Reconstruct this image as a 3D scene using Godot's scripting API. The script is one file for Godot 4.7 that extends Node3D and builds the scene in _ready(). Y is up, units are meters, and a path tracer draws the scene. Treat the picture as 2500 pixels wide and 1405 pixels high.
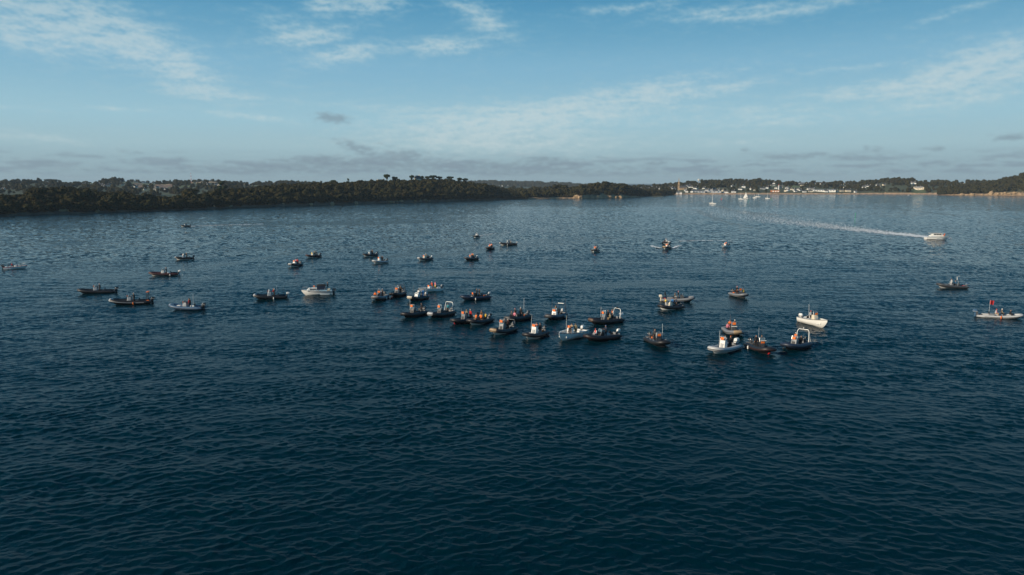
extends Node3D
# A sheltered bay with a fleet of small boats, wooded shores and a far town. Metres, y up, the camera looks along -z.

const LAND := {
	"island": {"cl": 0.14, "pw": 0.85, "st": [
		[-417.2, -518.44, -0.6269, -0.7791, 100, 11.86],
		[-410.32, -559.13, -0.5916, -0.8062, 100, 8.22],
		[-401.04, -574.14, -0.5726, -0.8198, 110, 10.62],
		[-396.21, -581.95, -0.5628, -0.8266, 120, 17.18],
		[-377.35, -606.69, -0.5282, -0.8491, 120, 16],
		[-366.31, -624.39, -0.5060, -0.8625, 110, 12.26],
		[-354.61, -643.14, -0.4828, -0.8757, 110, 11.73],
		[-348.5, -652.94, -0.4709, -0.8822, 100, 7.43],
		[-330.37, -678.79, -0.4376, -0.8992, 90, 5.89],
		[-319.05, -706.76, -0.4114, -0.9114, 100, 8.16],
		[-300.69, -743.51, -0.3749, -0.9271, 110, 13.56],
		[-280.33, -784.27, -0.3366, -0.9417, 120, 16.95],
		[-252.76, -814, -0.2965, -0.9550, 130, 18.5],
		[-227.48, -863.07, -0.2549, -0.9670, 140, 20.23],
		[-200.1, -899.18, -0.2172, -0.9761, 150, 20.91],
		[-188.22, -918.39, -0.2008, -0.9796, 160, 22.84],
		[-140.42, -959.38, -0.1448, -0.9895, 170, 25],
		[-111.68, -1004.17, -0.1105, -0.9939, 170, 26.61],
		[-90.27, -1028.17, -0.0875, -0.9962, 160, 24.66],
		[-63.19, -1079.76, -0.0584, -0.9983, 140, 21.31],
		[-38.89, -1107.55, -0.0351, -0.9994, 110, 17.1],
		[-13.66, -1167.61, -0.0117, -0.9999, 80, 9.86],
		[6.96, -1190.2, 0.0059, -1.0000, 50, 1.29],
		[24.57, -1200.15, 0.0205, -0.9998, 20, 0.6]]},
	"headland": {"cl": 0.12, "pw": 0.8, "st": [
		[-67.4, -1152, -0.0584, -0.9983, 100, 2.53],
		[-13.93, -1190.2, -0.0117, -0.9999, 120, 4.89],
		[35.6, -1217.11, 0.0292, -0.9996, 120, 5.42],
		[80.59, -1252.49, 0.0642, -0.9979, 100, 7.63],
		[106.85, -1259.82, 0.0845, -0.9964, 60, 6.33],
		[124.55, -1252.49, 0.0990, -0.9951, 50, 12.49],
		[144.96, -1270.97, 0.1133, -0.9936, 60, 17],
		[173.53, -1289.99, 0.1333, -0.9911, 70, 17.78],
		[202.97, -1309.59, 0.1532, -0.9882, 70, 16.2],
		[233.01, -1350.64, 0.1700, -0.9854, 50, 8.92],
		[265.19, -1417.24, 0.1839, -0.9829, 40, 2.7],
		[334, -1544.12, 0.2114, -0.9774, 30, 0.6],
		[383.99, -1663.18, 0.2250, -0.9744, 15, 0.6]]},
	"town_shore": {"cl": 0.06, "pw": 0.9, "st": [
		[223.59, -1663.18, 0.1332, -0.9911, 200, 6.18],
		[307.27, -1695.86, 0.1783, -0.9840, 300, 11.1],
		[363.97, -1729.86, 0.2059, -0.9786, 350, 13.22],
		[410.98, -1758.04, 0.2276, -0.9737, 400, 19.24],
		[464.24, -1765.23, 0.2543, -0.9671, 450, 24.34],
		[530.47, -1779.79, 0.2856, -0.9583, 500, 29.72],
		[572.08, -1779.79, 0.3060, -0.9520, 500, 29.71],
		[624.09, -1779.79, 0.3309, -0.9437, 500, 30.98],
		[676.09, -1779.79, 0.3551, -0.9348, 450, 24.35],
		[738.5, -1779.79, 0.3833, -0.9236, 450, 23.07],
		[780.11, -1779.79, 0.4014, -0.9159, 450, 25.59],
		[842.52, -1779.79, 0.4279, -0.9038, 450, 23.05],
		[894.53, -1779.79, 0.4491, -0.8935, 450, 25.55],
		[946.53, -1779.79, 0.4695, -0.8829, 400, 31.53],
		[969.76, -1765.23, 0.4815, -0.8765, 400, 35.08],
		[1008.96, -1765.23, 0.4962, -0.8682, 380, 32.5],
		[1017.19, -1758.04, 0.5008, -0.8656, 380, 24.02],
		[1061.57, -1729.86, 0.5230, -0.8523, 400, 26.36],
		[1139.88, -1695.86, 0.5578, -0.8299, 450, 26.36],
		[1234.61, -1663.18, 0.5960, -0.8029, 450, 29.68],
		[1409.6, -1663.18, 0.6466, -0.7629, 450, 29.58]]},
	"east_shore": {"cl": 0.1, "pw": 0.8, "st": [
		[994.81, -1631.73, 0.5206, -0.8538, 10, 0.6],
		[1007.22, -1625.58, 0.5267, -0.8501, 60, 6.38],
		[1029.74, -1601.44, 0.5408, -0.8411, 120, 13.09],
		[1064.72, -1583.8, 0.5579, -0.8299, 160, 16.02],
		[1089.78, -1566.55, 0.5711, -0.8209, 200, 26.99],
		[1109.21, -1555.25, 0.5807, -0.8141, 220, 35],
		[1128.37, -1544.12, 0.5900, -0.8074, 240, 42.05],
		[1161.79, -1516.96, 0.6080, -0.7939, 260, 49.79],
		[1263.78, -1490.74, 0.6467, -0.7628, 260, 56.94]]},
	"far_hills": {"cl": 0.1, "pw": 1.2, "st": [
		[-968.57, -1145.37, -0.6457, -0.7636, 900, 24.34],
		[-883.63, -1212.11, -0.5891, -0.8081, 900, 25.83],
		[-855.23, -1232.31, -0.5702, -0.8215, 900, 27.09],
		[-835.51, -1245.76, -0.5570, -0.8305, 900, 27.19],
		[-809.94, -1262.54, -0.5400, -0.8417, 900, 23.82],
		[-794.1, -1272.56, -0.5294, -0.8484, 900, 22.7],
		[-766.87, -1289.15, -0.5112, -0.8594, 900, 27.51],
		[-732.78, -1308.83, -0.4885, -0.8726, 900, 32.48],
		[-709.18, -1321.76, -0.4728, -0.8812, 900, 28.97],
		[-666.21, -1343.93, -0.4441, -0.8960, 900, 24.2],
		[-634.21, -1359.33, -0.4228, -0.9062, 900, 28.03],
		[-601.11, -1374.29, -0.4007, -0.9162, 900, 31.94],
		[-559.97, -1391.56, -0.3733, -0.9277, 900, 28.27],
		[-517.31, -1407.97, -0.3449, -0.9386, 900, 21.9],
		[-473.18, -1423.41, -0.3155, -0.9489, 900, 23.25],
		[-412.15, -1442.27, -0.2748, -0.9615, 900, 23.32],
		[-348.83, -1458.87, -0.2326, -0.9726, 900, 19.35],
		[-250.14, -1479, -0.1668, -0.9860, 900, 15.27]]},
	"inland": {"cl": 0.1, "pw": 1.0, "st": [
		[-140.1, -1413.07, -0.0987, -0.9951, 500, 4.55],
		[-41.39, -1419.4, -0.0291, -0.9996, 500, 6.7],
		[41.39, -1419.4, 0.0291, -0.9996, 500, 7.81],
		[123.75, -1414.6, 0.0871, -0.9962, 500, 6.75],
		[188.78, -1407.4, 0.1329, -0.9911, 500, 6.81],
		[252.63, -1397.35, 0.1779, -0.9840, 500, 5.82],
		[299.52, -1388.05, 0.2109, -0.9775, 500, 2.66]]},
	"distant_ridge": {"cl": 0.1, "pw": 1.0, "st": [
		[-461.94, -3771.82, -0.1216, -0.9926, 700, 14.85],
		[-221.24, -3793.55, -0.0582, -0.9983, 700, 30.36],
		[-110.76, -3798.39, -0.0291, -0.9996, 700, 32.97],
		[110.76, -3798.39, 0.0291, -0.9996, 700, 27.78],
		[287.28, -3789.13, 0.0756, -0.9971, 700, 20],
		[418.51, -3776.88, 0.1101, -0.9939, 700, 7.09],
		[591.08, -3753.75, 0.1555, -0.9878, 700, 0.6]]},
}
const CLOUDS := [
	[-31.79, 10.99, 6.73, 1.77, -12, 1, 0],
	[-33.95, 9.49, 2.76, 1.01, -10, 0.7, 0],
	[-27.53, 9.59, 3.96, 1.21, -25, 0.8, 0],
	[-24.75, 8.29, 2.47, 0.9, -28, 0.8, 0],
	[-22.81, 6.61, 3.42, 0.49, -4, 0.7, 0],
	[-32.36, 9.61, 1.65, 0.26, -15, 0.4, 0],
	[-14.5, 13.27, 1.37, 0.79, 0, 0.9, 0],
	[-10.97, 13.5, 2.66, 0.74, 5, 0.95, 0],
	[-17.54, 11.67, 2.23, 0.96, -10, 0.6, 0],
	[-15.49, 11.04, 3.05, 0.63, 10, 0.95, 0],
	[-13.17, 9.83, 2.96, 0.65, 14, 1, 0],
	[-5.18, 10.69, 3.23, 0.66, 4, 1, 0],
	[-2.9, 13.15, 3.06, 0.93, -25, 0.8, 0],
	[-1.62, 12.1, 1.29, 0.47, -10, 0.7, 0],
	[8.95, 13.35, 4.04, 0.4, 4, 0.6, 0],
	[17.2, 12.54, 5.41, 0.67, 0, 0.75, 0],
	[22.86, 12.65, 3.2, 0.38, 6, 0.5, 0],
	[31.29, 11.35, 2.96, 0.31, 14, 0.55, 0],
	[33.21, 7.65, 4.74, 1.6, 16, 1, 0],
	[27.99, 6.75, 5.55, 0.61, 4, 0.85, 0],
	[25.29, 8.26, 3.37, 0.2, 2, 0.5, 0],
	[32.23, 5.61, 4.46, 0.32, 5, 0.5, 0],
	[8.15, 6.84, 8.44, 0.81, 9, 0.8, 0],
	[14.75, 6.99, 4.79, 0.48, 7, 0.7, 0],
	[3.29, 5.35, 9.04, 0.95, 3, 0.7, 0],
	[-2.31, 4.56, 7.91, 1.59, 2, 0.75, 0],
	[-11.36, 5.97, 7.09, 0.37, -2, 0.3, 0],
	[18.12, 5.7, 4.34, 0.21, -2, 0.4, 0],
	[19.64, 4.75, 5.36, 0.72, 0, 0.55, 0],
	[0, 3.27, 9.84, 0.97, 0, 0.5, 0],
	[18.53, 3.26, 3.49, 0.25, 0, 0.4, 0],
	[-28.61, 5.21, 2.07, 0.14, -2, 0.6, 0],
	[-20.2, 5.06, 2.95, 0.24, -5, 0.75, 0],
	[-34.05, 3.12, 3.55, 0.38, -6, 0.45, 0],
	[-35, 5, 2.03, 0.16, -2, 0.3, 0],
	[-17.74, 7.51, 2.71, 0.18, -8, 0.3, 0],
	[-14.14, 5.08, 1.25, 0.4, -4, 1, 1],
	[-12.4, 2.88, 1.91, 0.44, -15, 0.75, 1],
	[-10.16, 3.22, 0.97, 0.25, -10, 0.4, 1],
	[-8.73, 2.34, 1.79, 0.39, 4, 0.9, 1],
	[-11.49, 1.61, 5.19, 0.51, 0, 0.8, 1],
	[-14.94, 1.97, 1.56, 0.28, 0, 0.7, 1],
	[-17.1, 1.7, 1.22, 0.28, 0, 0.6, 1],
	[-19.52, 1.18, 7.07, 0.37, 0, 0.7, 1],
	[-23.57, 0.97, 4.33, 0.27, 0, 0.5, 1],
	[-2.66, 1.38, 7.64, 0.52, 0, 0.75, 1],
	[2.33, 2.04, 1.33, 0.23, 0, 0.7, 1],
	[3.65, 1.8, 1.65, 0.26, 0, 0.6, 1],
	[1.67, 0.99, 5.3, 0.33, 0, 0.6, 1],
	[11.49, 1.68, 0.96, 0.22, 0, 0.8, 1],
	[10.21, 1.3, 2.87, 0.23, 0, 0.4, 1],
	[18.27, 2.62, 0.42, 0.19, -10, 0.6, 1],
	[21.09, 2.02, 1.71, 0.24, 0, 0.8, 1],
	[23.21, 2.23, 1.11, 0.18, 0, 0.5, 1],
	[25.16, 2.05, 2.14, 0.18, 0, 0.5, 1],
	[26.99, 2.57, 0.78, 0.23, -5, 0.5, 1],
	[28.06, 2.26, 0.77, 0.2, 0, 0.4, 1],
	[31.05, 2.42, 1.08, 0.22, 0, 0.6, 1],
	[35.17, 3.07, 1.31, 0.29, 0, 0.7, 1],
	[35.8, 2.05, 0.54, 0.21, 0, 0.5, 1],
	[-25.17, 1.81, 0.68, 0.21, 0, 0.6, 1],
	[-28.36, 2.28, 0.83, 0.26, -10, 0.5, 1],
	[-32.6, 0.97, 4.46, 0.25, 0, 0.35, 1],
	[16.5, 1.42, 3.01, 0.19, 0, 0.4, 1],
	[30.14, 1.42, 6.05, 0.51, 0, 0.35, 1],
	[11.51, 0.81, 8.03, 0.29, 0, 0.4, 1],
	[23.57, 0.91, 6.62, 0.24, 0, 0.3, 1]]
const VILLAGE_HOUSES := [
	[-1271.32, 22.73, -2035.61, 9.91, "house", "in the far village above the wooded shore"],
	[-1262.65, 23.57, -2040.91, 9.91, "house", "in the far village above the wooded shore"],
	[-1102.6, 21.85, -1807.95, 8.74, "house", "in the far village above the wooded shore"],
	[-1058.36, 20.94, -1752.28, 8.45, "house", "in the far village above the wooded shore"],
	[-1028.13, 20.06, -1713.9, 8.25, "house", "in the far village above the wooded shore"],
	[-1041.57, 22.92, -1767.44, 7.26, "house", "in the far village above the wooded shore"],
	[-987.15, 20.19, -1686.84, 10.37, "house", "in the far village above the wooded shore"],
	[-954.6, 18.33, -1639.44, 6.71, "house", "in the far village above the wooded shore"],
	[-951.79, 19.2, -1651.24, 10.11, "house", "in the far village above the wooded shore"],
	[-980.31, 22.07, -1711.16, 8.14, "house", "in the far village above the wooded shore"],
	[-1032.58, 28.22, -1843.91, 8.72, "house", "in the far village above the wooded shore"],
	[-936.09, 21.19, -1685.59, 11.37, "house", "in the far village above the wooded shore"],
	[-946.5, 22.05, -1715.09, 8.09, "house", "by the brown field on the far hill"],
	[-958.87, 22.98, -1748.54, 8.23, "house", "by the brown field on the far hill"],
	[-1129.55, 29.26, -2097.53, 7.02, "house", "by the brown field on the far hill"],
	[-1123.86, 28.78, -2100.57, 7.02, "house", "by the brown field on the far hill"],
	[-1109.57, 27.65, -2112.9, 9.85, "house", "by the brown field on the far hill"],
	[-1103.86, 27.11, -2120.81, 7.05, "house", "by the brown field on the far hill"],
	[-1088.29, 25.89, -2133.8, 12.71, "house", "by the brown field on the far hill"],
	[-889.32, 18.02, -1710.52, 7.96, "house", "by the brown field on the far hill"],
	[-810.35, 12.19, -1592.48, 7.37, "house", "by the brown field on the far hill"],
	[-849.26, 15.35, -1676.61, 7.76, "house", "by the brown field on the far hill"],
	[-801.77, 11.94, -1606.84, 7.41, "house", "by the brown field on the far hill"],
	[-812.93, 11.63, -1551.46, 7.23, "house", "by the brown field on the far hill"],
	[-876.44, 16.43, -1632.8, 8.74, "house", "by the brown field on the far hill"],
	[-787.2, 11.27, -1594.42, 7.34, "house", "by the brown field on the far hill"],
	[-1062.21, 13.1, -1464.32, 6.4, "house", "alone on the far green hillside"],
	[-1317.94, 25.84, -2000.33, 12.71, "house", "in the far village above the wooded shore"],
	[-1308.94, 24.9, -2011.51, 11.32, "house", "in the far village above the wooded shore"],
	[-786.03, 21.88, -1784.7, 9.2, "house", "beside the big cypress on the far hill"],
	[-788.74, 22.95, -1807.62, 8.14, "house", "beside the big cypress on the far hill"],
	[-785.15, 22.85, -1813.91, 8.16, "house", "beside the big cypress on the far hill"],
	[-766.4, 21.86, -1817, 8.14, "house", "beside the big cypress on the far hill"],
	[-752.41, 20.86, -1803.74, 8.07, "house", "beside the big cypress on the far hill"]]
const SHORE_HOUSES := [
	[-3.36, 7.22, -1919.18, 6.79, "house", "behind the green field of the low shore"],
	[24.67, 7.5, -1919.18, 9.05, "house", "behind the green field of the low shore"],
	[31.39, 7.57, -1919.18, 5.66, "house", "behind the green field of the low shore"],
	[39.24, 7.65, -1919.18, 4.53, "house", "behind the green field of the low shore"],
	[134.23, 7.06, -1914.62, 5.66, "house", "behind the wooded headland"],
	[152.05, 6.89, -1913.59, 5.66, "house", "behind the wooded headland"]]
const RIDGE_HOUSES := [
	[-106.89, 20.29, -4072.95, 12.01, "house", "under the farthest blue ridge"],
	[-89.43, 17.99, -4035.23, 11.9, "house", "under the farthest blue ridge"],
	[-65.34, 15.76, -4000.95, 11.8, "house", "under the farthest blue ridge"],
	[-53.21, 13.64, -3966.66, 9.36, "house", "under the farthest blue ridge"],
	[-21.04, 15.66, -4007.81, 11.82, "house", "under the farthest blue ridge"]]
const TOWN_HOUSES := [
	[314.72, 9.1, -1938.49, 8.11, "house", "in the cluster next to the wooded headland"],
	[321.72, 9.41, -1946.61, 10.47, "house", "in the cluster next to the wooded headland"],
	[331.6, 9.84, -1957.99, 9.37, "house", "in the cluster next to the wooded headland"],
	[327.99, 9.62, -1903.79, 7.97, "house", "in the cluster next to the wooded headland"],
	[342.87, 9.71, -1887.85, 9.05, "house", "in the cluster next to the wooded headland"],
	[355.81, 10.56, -1922.08, 10.37, "house", "in the cluster next to the wooded headland"],
	[371.74, 11.38, -1964.82, 9.43, "house", "in the cluster next to the wooded headland"],
	[366.41, 9.74, -1889.98, 10.22, "house", "in the cluster next to the wooded headland"],
	[397.43, 12.2, -2013.76, 8.47, "house", "in the cluster next to the wooded headland"],
	[407.83, 12.43, -2042.31, 8.6, "house", "in the cluster next to the wooded headland"],
	[357.96, 7.09, -1824.42, 7.67, "house", "in the cluster next to the wooded headland"],
	[371.96, 7.89, -1846.37, 7.77, "house", "in the cluster next to the wooded headland"],
	[398.73, 11.48, -1951.06, 9.39, "house", "in the cluster next to the wooded headland"],
	[404.46, 10.57, -1918.82, 8.09, "house", "in the cluster next to the wooded headland"],
	[443.47, 13.91, -2080.98, 7.53, "house", "in the cluster next to the wooded headland"],
	[394.31, 4.32, -1786.76, 4.32, "house", "around the foot of the church"],
	[445.56, 14.66, -1987.68, 6.01, "house", "around the foot of the church"],
	[439.37, 12.77, -1929.98, 8.17, "house", "around the foot of the church"],
	[435.63, 10.82, -1889.39, 9.15, "house", "around the foot of the church"],
	[422.32, 3.38, -1782.18, 6.48, "house", "around the foot of the church"],
	[418.65, 1.3, -1766.72, 6.42, "house", "around the foot of the church"],
	[426.13, 1.35, -1767.85, 7.51, "house", "around the foot of the church"],
	[470.72, 13.9, -1929.58, 7.03, "house", "around the foot of the church"],
	[454.83, 7.95, -1838.08, 7.82, "house", "around the foot of the church"],
	[497.51, 18.06, -2005.89, 12.19, "house", "around the foot of the church"],
	[502.97, 18.11, -1999.76, 12.16, "house", "around the foot of the church"],
	[492.81, 14.99, -1936.92, 10.61, "house", "around the foot of the church"],
	[446.66, 4.28, -1792.4, 10.89, "house", "around the foot of the church"],
	[460.38, 4.35, -1793.05, 9.82, "house", "around the foot of the church"],
	[492.99, 11.93, -1885.88, 10.34, "house", "around the foot of the church"],
	[469.67, 6.09, -1812.8, 11.04, "house", "around the foot of the church"],
	[601.7, 25.7, -2213.11, 6.76, "house", "high on the wooded hill above the beach"],
	[577.58, 24.27, -2199.68, 5.36, "house", "high on the wooded hill above the beach"],
	[479.17, 4.27, -1793.06, 13.13, "house", "wide, on the waterfront near the church sheds"],
	[549.71, 17.1, -1950.8, 4.78, "house", "on the mid slope above the beach"],
	[522.6, 7.96, -1835.59, 7.88, "house", "small, on the waterfront near the church sheds"],
	[536.71, 10, -1858.58, 7.98, "house", "small, on the waterfront near the church sheds"],
	[538.26, 8.1, -1838.02, 5.65, "house", "small, on the waterfront near the church sheds"],
	[545.68, 9.07, -1848.69, 5.68, "house", "small, on the waterfront near the church sheds"],
	[521.77, 4.37, -1799.57, 13.26, "house", "wide, on the waterfront near the church sheds"],
	[549.89, 6.97, -1826.91, 10.12, "house", "wide, on the waterfront near the church sheds"],
	[546.99, 3.27, -1796.39, 11.07, "house", "wide, on the waterfront near the church sheds"],
	[614.36, 18.16, -1957.63, 4.84, "house", "on the mid slope above the beach"],
	[568.36, 4.13, -1801.01, 10.02, "house", "wide, on the waterfront near the church sheds"],
	[604.39, 9.91, -1856.86, 9.21, "house", "small, on the waterfront near the orange hangar"],
	[632.22, 15.1, -1914.91, 17.84, "house", "on the mid slope above the beach"],
	[718.85, 28.7, -2147.03, 4.01, "house", "high on the wooded hill above the beach"],
	[634.49, 11, -1865.8, 4.65, "house", "small, on the waterfront near the orange hangar"],
	[634.9, 8.16, -1835.55, 4.58, "house", "small, on the waterfront near the orange hangar"],
	[666.87, 11.06, -1868.01, 10.53, "house", "wide, on the waterfront near the orange hangar"],
	[692.53, 13.91, -1905.47, 9.56, "house", "on the mid slope above the beach"],
	[733.62, 19.23, -1986.5, 4.99, "house", "on the mid slope above the beach"],
	[824.15, 25.95, -2210.6, 6.96, "house", "high on the wooded hill above the beach"],
	[794.89, 25.01, -2132.11, 9.39, "house", "high on the wooded hill above the beach"],
	[743.49, 19.29, -1994.22, 8.78, "house", "on the mid slope above the beach"],
	[719.89, 12.96, -1906.93, 10.82, "house", "on the mid slope above the beach"],
	[845.87, 24.18, -2199.8, 8.34, "house", "high on the wooded hill above the beach"],
	[744.26, 14.93, -1938.46, 9.79, "house", "on the mid slope above the beach"],
	[715.43, 6.9, -1835.43, 8.13, "house", "small, on the waterfront near the orange hangar"],
	[727.75, 7.91, -1847.66, 8.2, "house", "small, on the waterfront near the orange hangar"],
	[746.13, 9.85, -1872.13, 9.51, "house", "small, on the waterfront near the orange hangar"],
	[879.64, 23.6, -2197.53, 12.56, "house", "high on the wooded hill above the beach"],
	[744.68, 7.97, -1849.5, 9.4, "house", "small, on the waterfront near the orange hangar"],
	[734.68, 5.13, -1816.75, 8.09, "house", "small, on the waterfront near the orange hangar"],
	[765.42, 9.85, -1873.85, 7.16, "house", "small, on the waterfront near the orange hangar"],
	[835.25, 19.16, -2024.56, 10.33, "house", "on the mid slope above the beach"],
	[841.06, 19.13, -2024.31, 20.68, "house", "on the slope above the long white hall"],
	[753.68, 4.17, -1806.41, 10.39, "house", "wide, on the waterfront near the long white hall"],
	[772.88, 5.12, -1814.45, 10.47, "house", "wide, on the waterfront near the long white hall"],
	[948.08, 24.94, -2192.83, 9.86, "house", "on the slope above the long white hall"],
	[956.75, 25.38, -2192.22, 9.87, "house", "on the slope above the long white hall"],
	[940.21, 25, -2137.2, 9.64, "house", "on the slope above the long white hall"],
	[984.02, 24.79, -2190.25, 12.74, "house", "on the slope above the long white hall"],
	[933, 18.08, -1993.64, 7.79, "house", "on the slope above the long white hall"],
	[1036.01, 23.08, -2186.45, 4.28, "house", "on the slope above the long white hall"],
	[920.82, 14.89, -1943.35, 3.8, "house", "on the slope above the long white hall"],
	[975.41, 20.32, -2038.52, 17.32, "tan", "on the slope above the long white hall"],
	[964.34, 14.98, -1921.85, 11.41, "house", "on the slope above the long white hall"],
	[982.08, 17.19, -1945.95, 10.28, "house", "on the slope above the long white hall"],
	[985.55, 17.22, -1935.03, 8.96, "house", "on the slope above the long white hall"],
	[1014.44, 20.54, -1949.57, 10.37, "house", "on the slope above the long white hall"],
	[1002.95, 18.3, -1918.93, 8.94, "house", "on the slope above the long white hall"],
	[1027.84, 21.64, -1938.61, 9.06, "house", "on the slope above the long white hall"],
	[1107.66, 26.07, -1947.91, 7.93, "house", "on the slope above the manor house"],
	[1119.78, 26.16, -1957.07, 9.31, "house", "on the slope above the manor house"],
	[842.56, 5, -1813.95, 5.9, "house", "small, on the waterfront near the long white hall"],
	[870.94, 5.16, -1815.74, 14.25, "house", "wide, on the waterfront near the long white hall"],
	[858.75, 5.99, -1825.85, 9.52, "house", "small, on the waterfront near the long white hall"],
	[835.53, 6.04, -1824.06, 10.65, "house", "wide, on the waterfront near the long white hall"],
	[812.06, 5.05, -1812.15, 9.37, "house", "small, on the waterfront near the long white hall"],
	[884.07, 4.18, -1803.71, 7.11, "house", "small, on the waterfront near the long white hall"],
	[800.74, 9.89, -1867.1, 10.78, "house", "wide, on the waterfront near the long white hall"],
	[796.82, 10.93, -1883.53, 8.44, "house", "small, on the waterfront near the long white hall"],
	[749.48, 12.9, -1911.33, 9.68, "house", "on the mid slope above the beach"],
	[756.59, 7.02, -1839.09, 7.04, "house", "small, on the waterfront near the orange hangar"],
	[526.14, 19.27, -2003.79, 7.33, "house", "on the mid slope above the beach"],
	[516.18, 11.89, -1882.34, 9.21, "house", "on the mid slope above the beach"],
	[506, 6.07, -1814.36, 13.33, "house", "wide, on the waterfront near the church sheds"]]
const SPECIAL := [
	[447.2, 9.88, -1868.81, 11.33, "church"],
	[711.67, 9.95, -1870.64, 3.54, "tower"],
	[680.4, 5.16, -1813.59, 21.7, "orange"],
	[808.08, 6.11, -1822.29, 61.12, "long"],
	[909.63, 23.09, -2195.52, 33.63, "roof"],
	[1061.34, 10.18, -1831.69, 18.72, "manor"],
	[586.82, 24.81, -2205.57, 6.73, "watertower"],
	[476.93, 4.24, -1792.5, 32.81, "hall"],
	[513.89, 4.27, -1797.63, 44.1, "hall"],
	[-206.52, 23.38, -1088.33, 7.18, "blockhouse"],
	[-153.44, 25.54, -1142.88, 5.44, "cream"],
	[-989.85, 29.31, -2166.82, 4.21, "mast"]]
const FIELDS := [
	["far_hills", 7.865, 9.387, 0.435, 0.765, "brown"],
	["far_hills", 8.876, 10.432, 0.720, 0.825, "tan"],
	["far_hills", 10.552, 11.995, 0.655, 0.985, "tan"],
	["far_hills", 7.242, 8.703, 0.610, 0.995, "green"],
	["far_hills", 9.790, 10.492, 0.470, 0.520, "green"],
	["far_hills", 11.995, 12.824, 0.650, 1.000, "tan"],
	["far_hills", 9.790, 11.995, 0.985, 0.990, "green"],
	["far_hills", 3.983, 6.323, 0.865, 1.000, "green"],
	["town_shore", 16.970, 17.734, 0.740, 0.995, "tan"],
	["town_shore", 17.784, 18.194, 0.995, 0.995, "green"],
	["town_shore", 14.868, 16.343, 0.035, 0.180, "green"],
	["headland", 1.140, 2.409, 1.000, 1.000, "green"],
	["town_shore", 1.291, 2.735, 0.225, 0.255, "tan"],
	["town_shore", 11.374, 11.653, 1.000, 1.000, "tan"],
	["town_shore", 7.578, 8.982, 0.390, 0.590, "green"],
	["island", 10.890, 11.762, 1.000, 1.000, "tan"]]
const CRUISER_WAKE := [[198.3, -332.2], [197.7, -345.8], [194.4, -366.7], [191.9, -397.6], [189.6, -429.7], [186.1, -472.5], [187.2, -531.3], [193.1, -598.2], [206.6, -684.2], [228.9, -784.3]]
const CALM := [
	[[[-195.5, -423.3], [-171.1, -447.7], [-111.1, -472.5], [-79, -538], [-20.1, -624.4]], 7],
	[[[-96.3, -202.7], [-89.4, -218.5], [-81.8, -251.2], [-75.1, -258.9]], 5],
	[[[-105.7, -258.9], [-97.3, -289.1], [-91.7, -317.3], [-80.8, -351.5]], 5],
	[[[-43.5, -237.1], [-30.4, -270.6], [0, -301.5], [32.3, -322.1], [73.1, -334.9]], 7],
	[[[-27.4, -243.9], [-7.9, -267.1], [13.8, -293.1], [36.6, -310.3]], 6],
	[[[-16.4, -340.2], [-4.3, -363.6], [18.1, -383.2]], 5],
	[[[70, -310.3], [84.9, -319.7], [100.4, -315]], 5],
	[[[473.9, -1079.8], [523.6, -1028.2], [530.8, -863.1]], 14],
	[[[631.9, -1200.2], [795.4, -1271], [957.4, -1309.6]], 25],
	[[[367.6, -784.3], [387.3, -695.3], [356.5, -551.9]], 8],
	[[[862.9, -1490.7], [1019.2, -1394.3]], 30],
	[[[247.7, -863.1], [213.3, -673.5], [194.2, -524.8], [197.5, -447.7], [201.8, -376.4], [199.9, -332.2]], 9],
	[[[183.5, -695.3], [143.2, -477.8], [137.9, -390.3]], 6],
	[[[-157.3, -438.5], [-97.4, -447.7], [-55.6, -472.5]], 20],
	[[[213.9, -663], [221.2, -538], [252.8, -518.4]], 8],
	[[[-73.6, -152.2], [-77.2, -148.3]], 3],
	[[[-23, -193.3], [0, -200.7], [17.6, -197.9]], 6],
	[[[20.2, -169.6], [36.9, -176.9], [47.4, -176.9]], 5],
	[[[37.9, -140.7], [52.3, -145.7], [60, -143.2]], 4],
	[[[-74.5, -143.2], [-71.6, -155.6], [-66.6, -161.7]], 3]]
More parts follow.
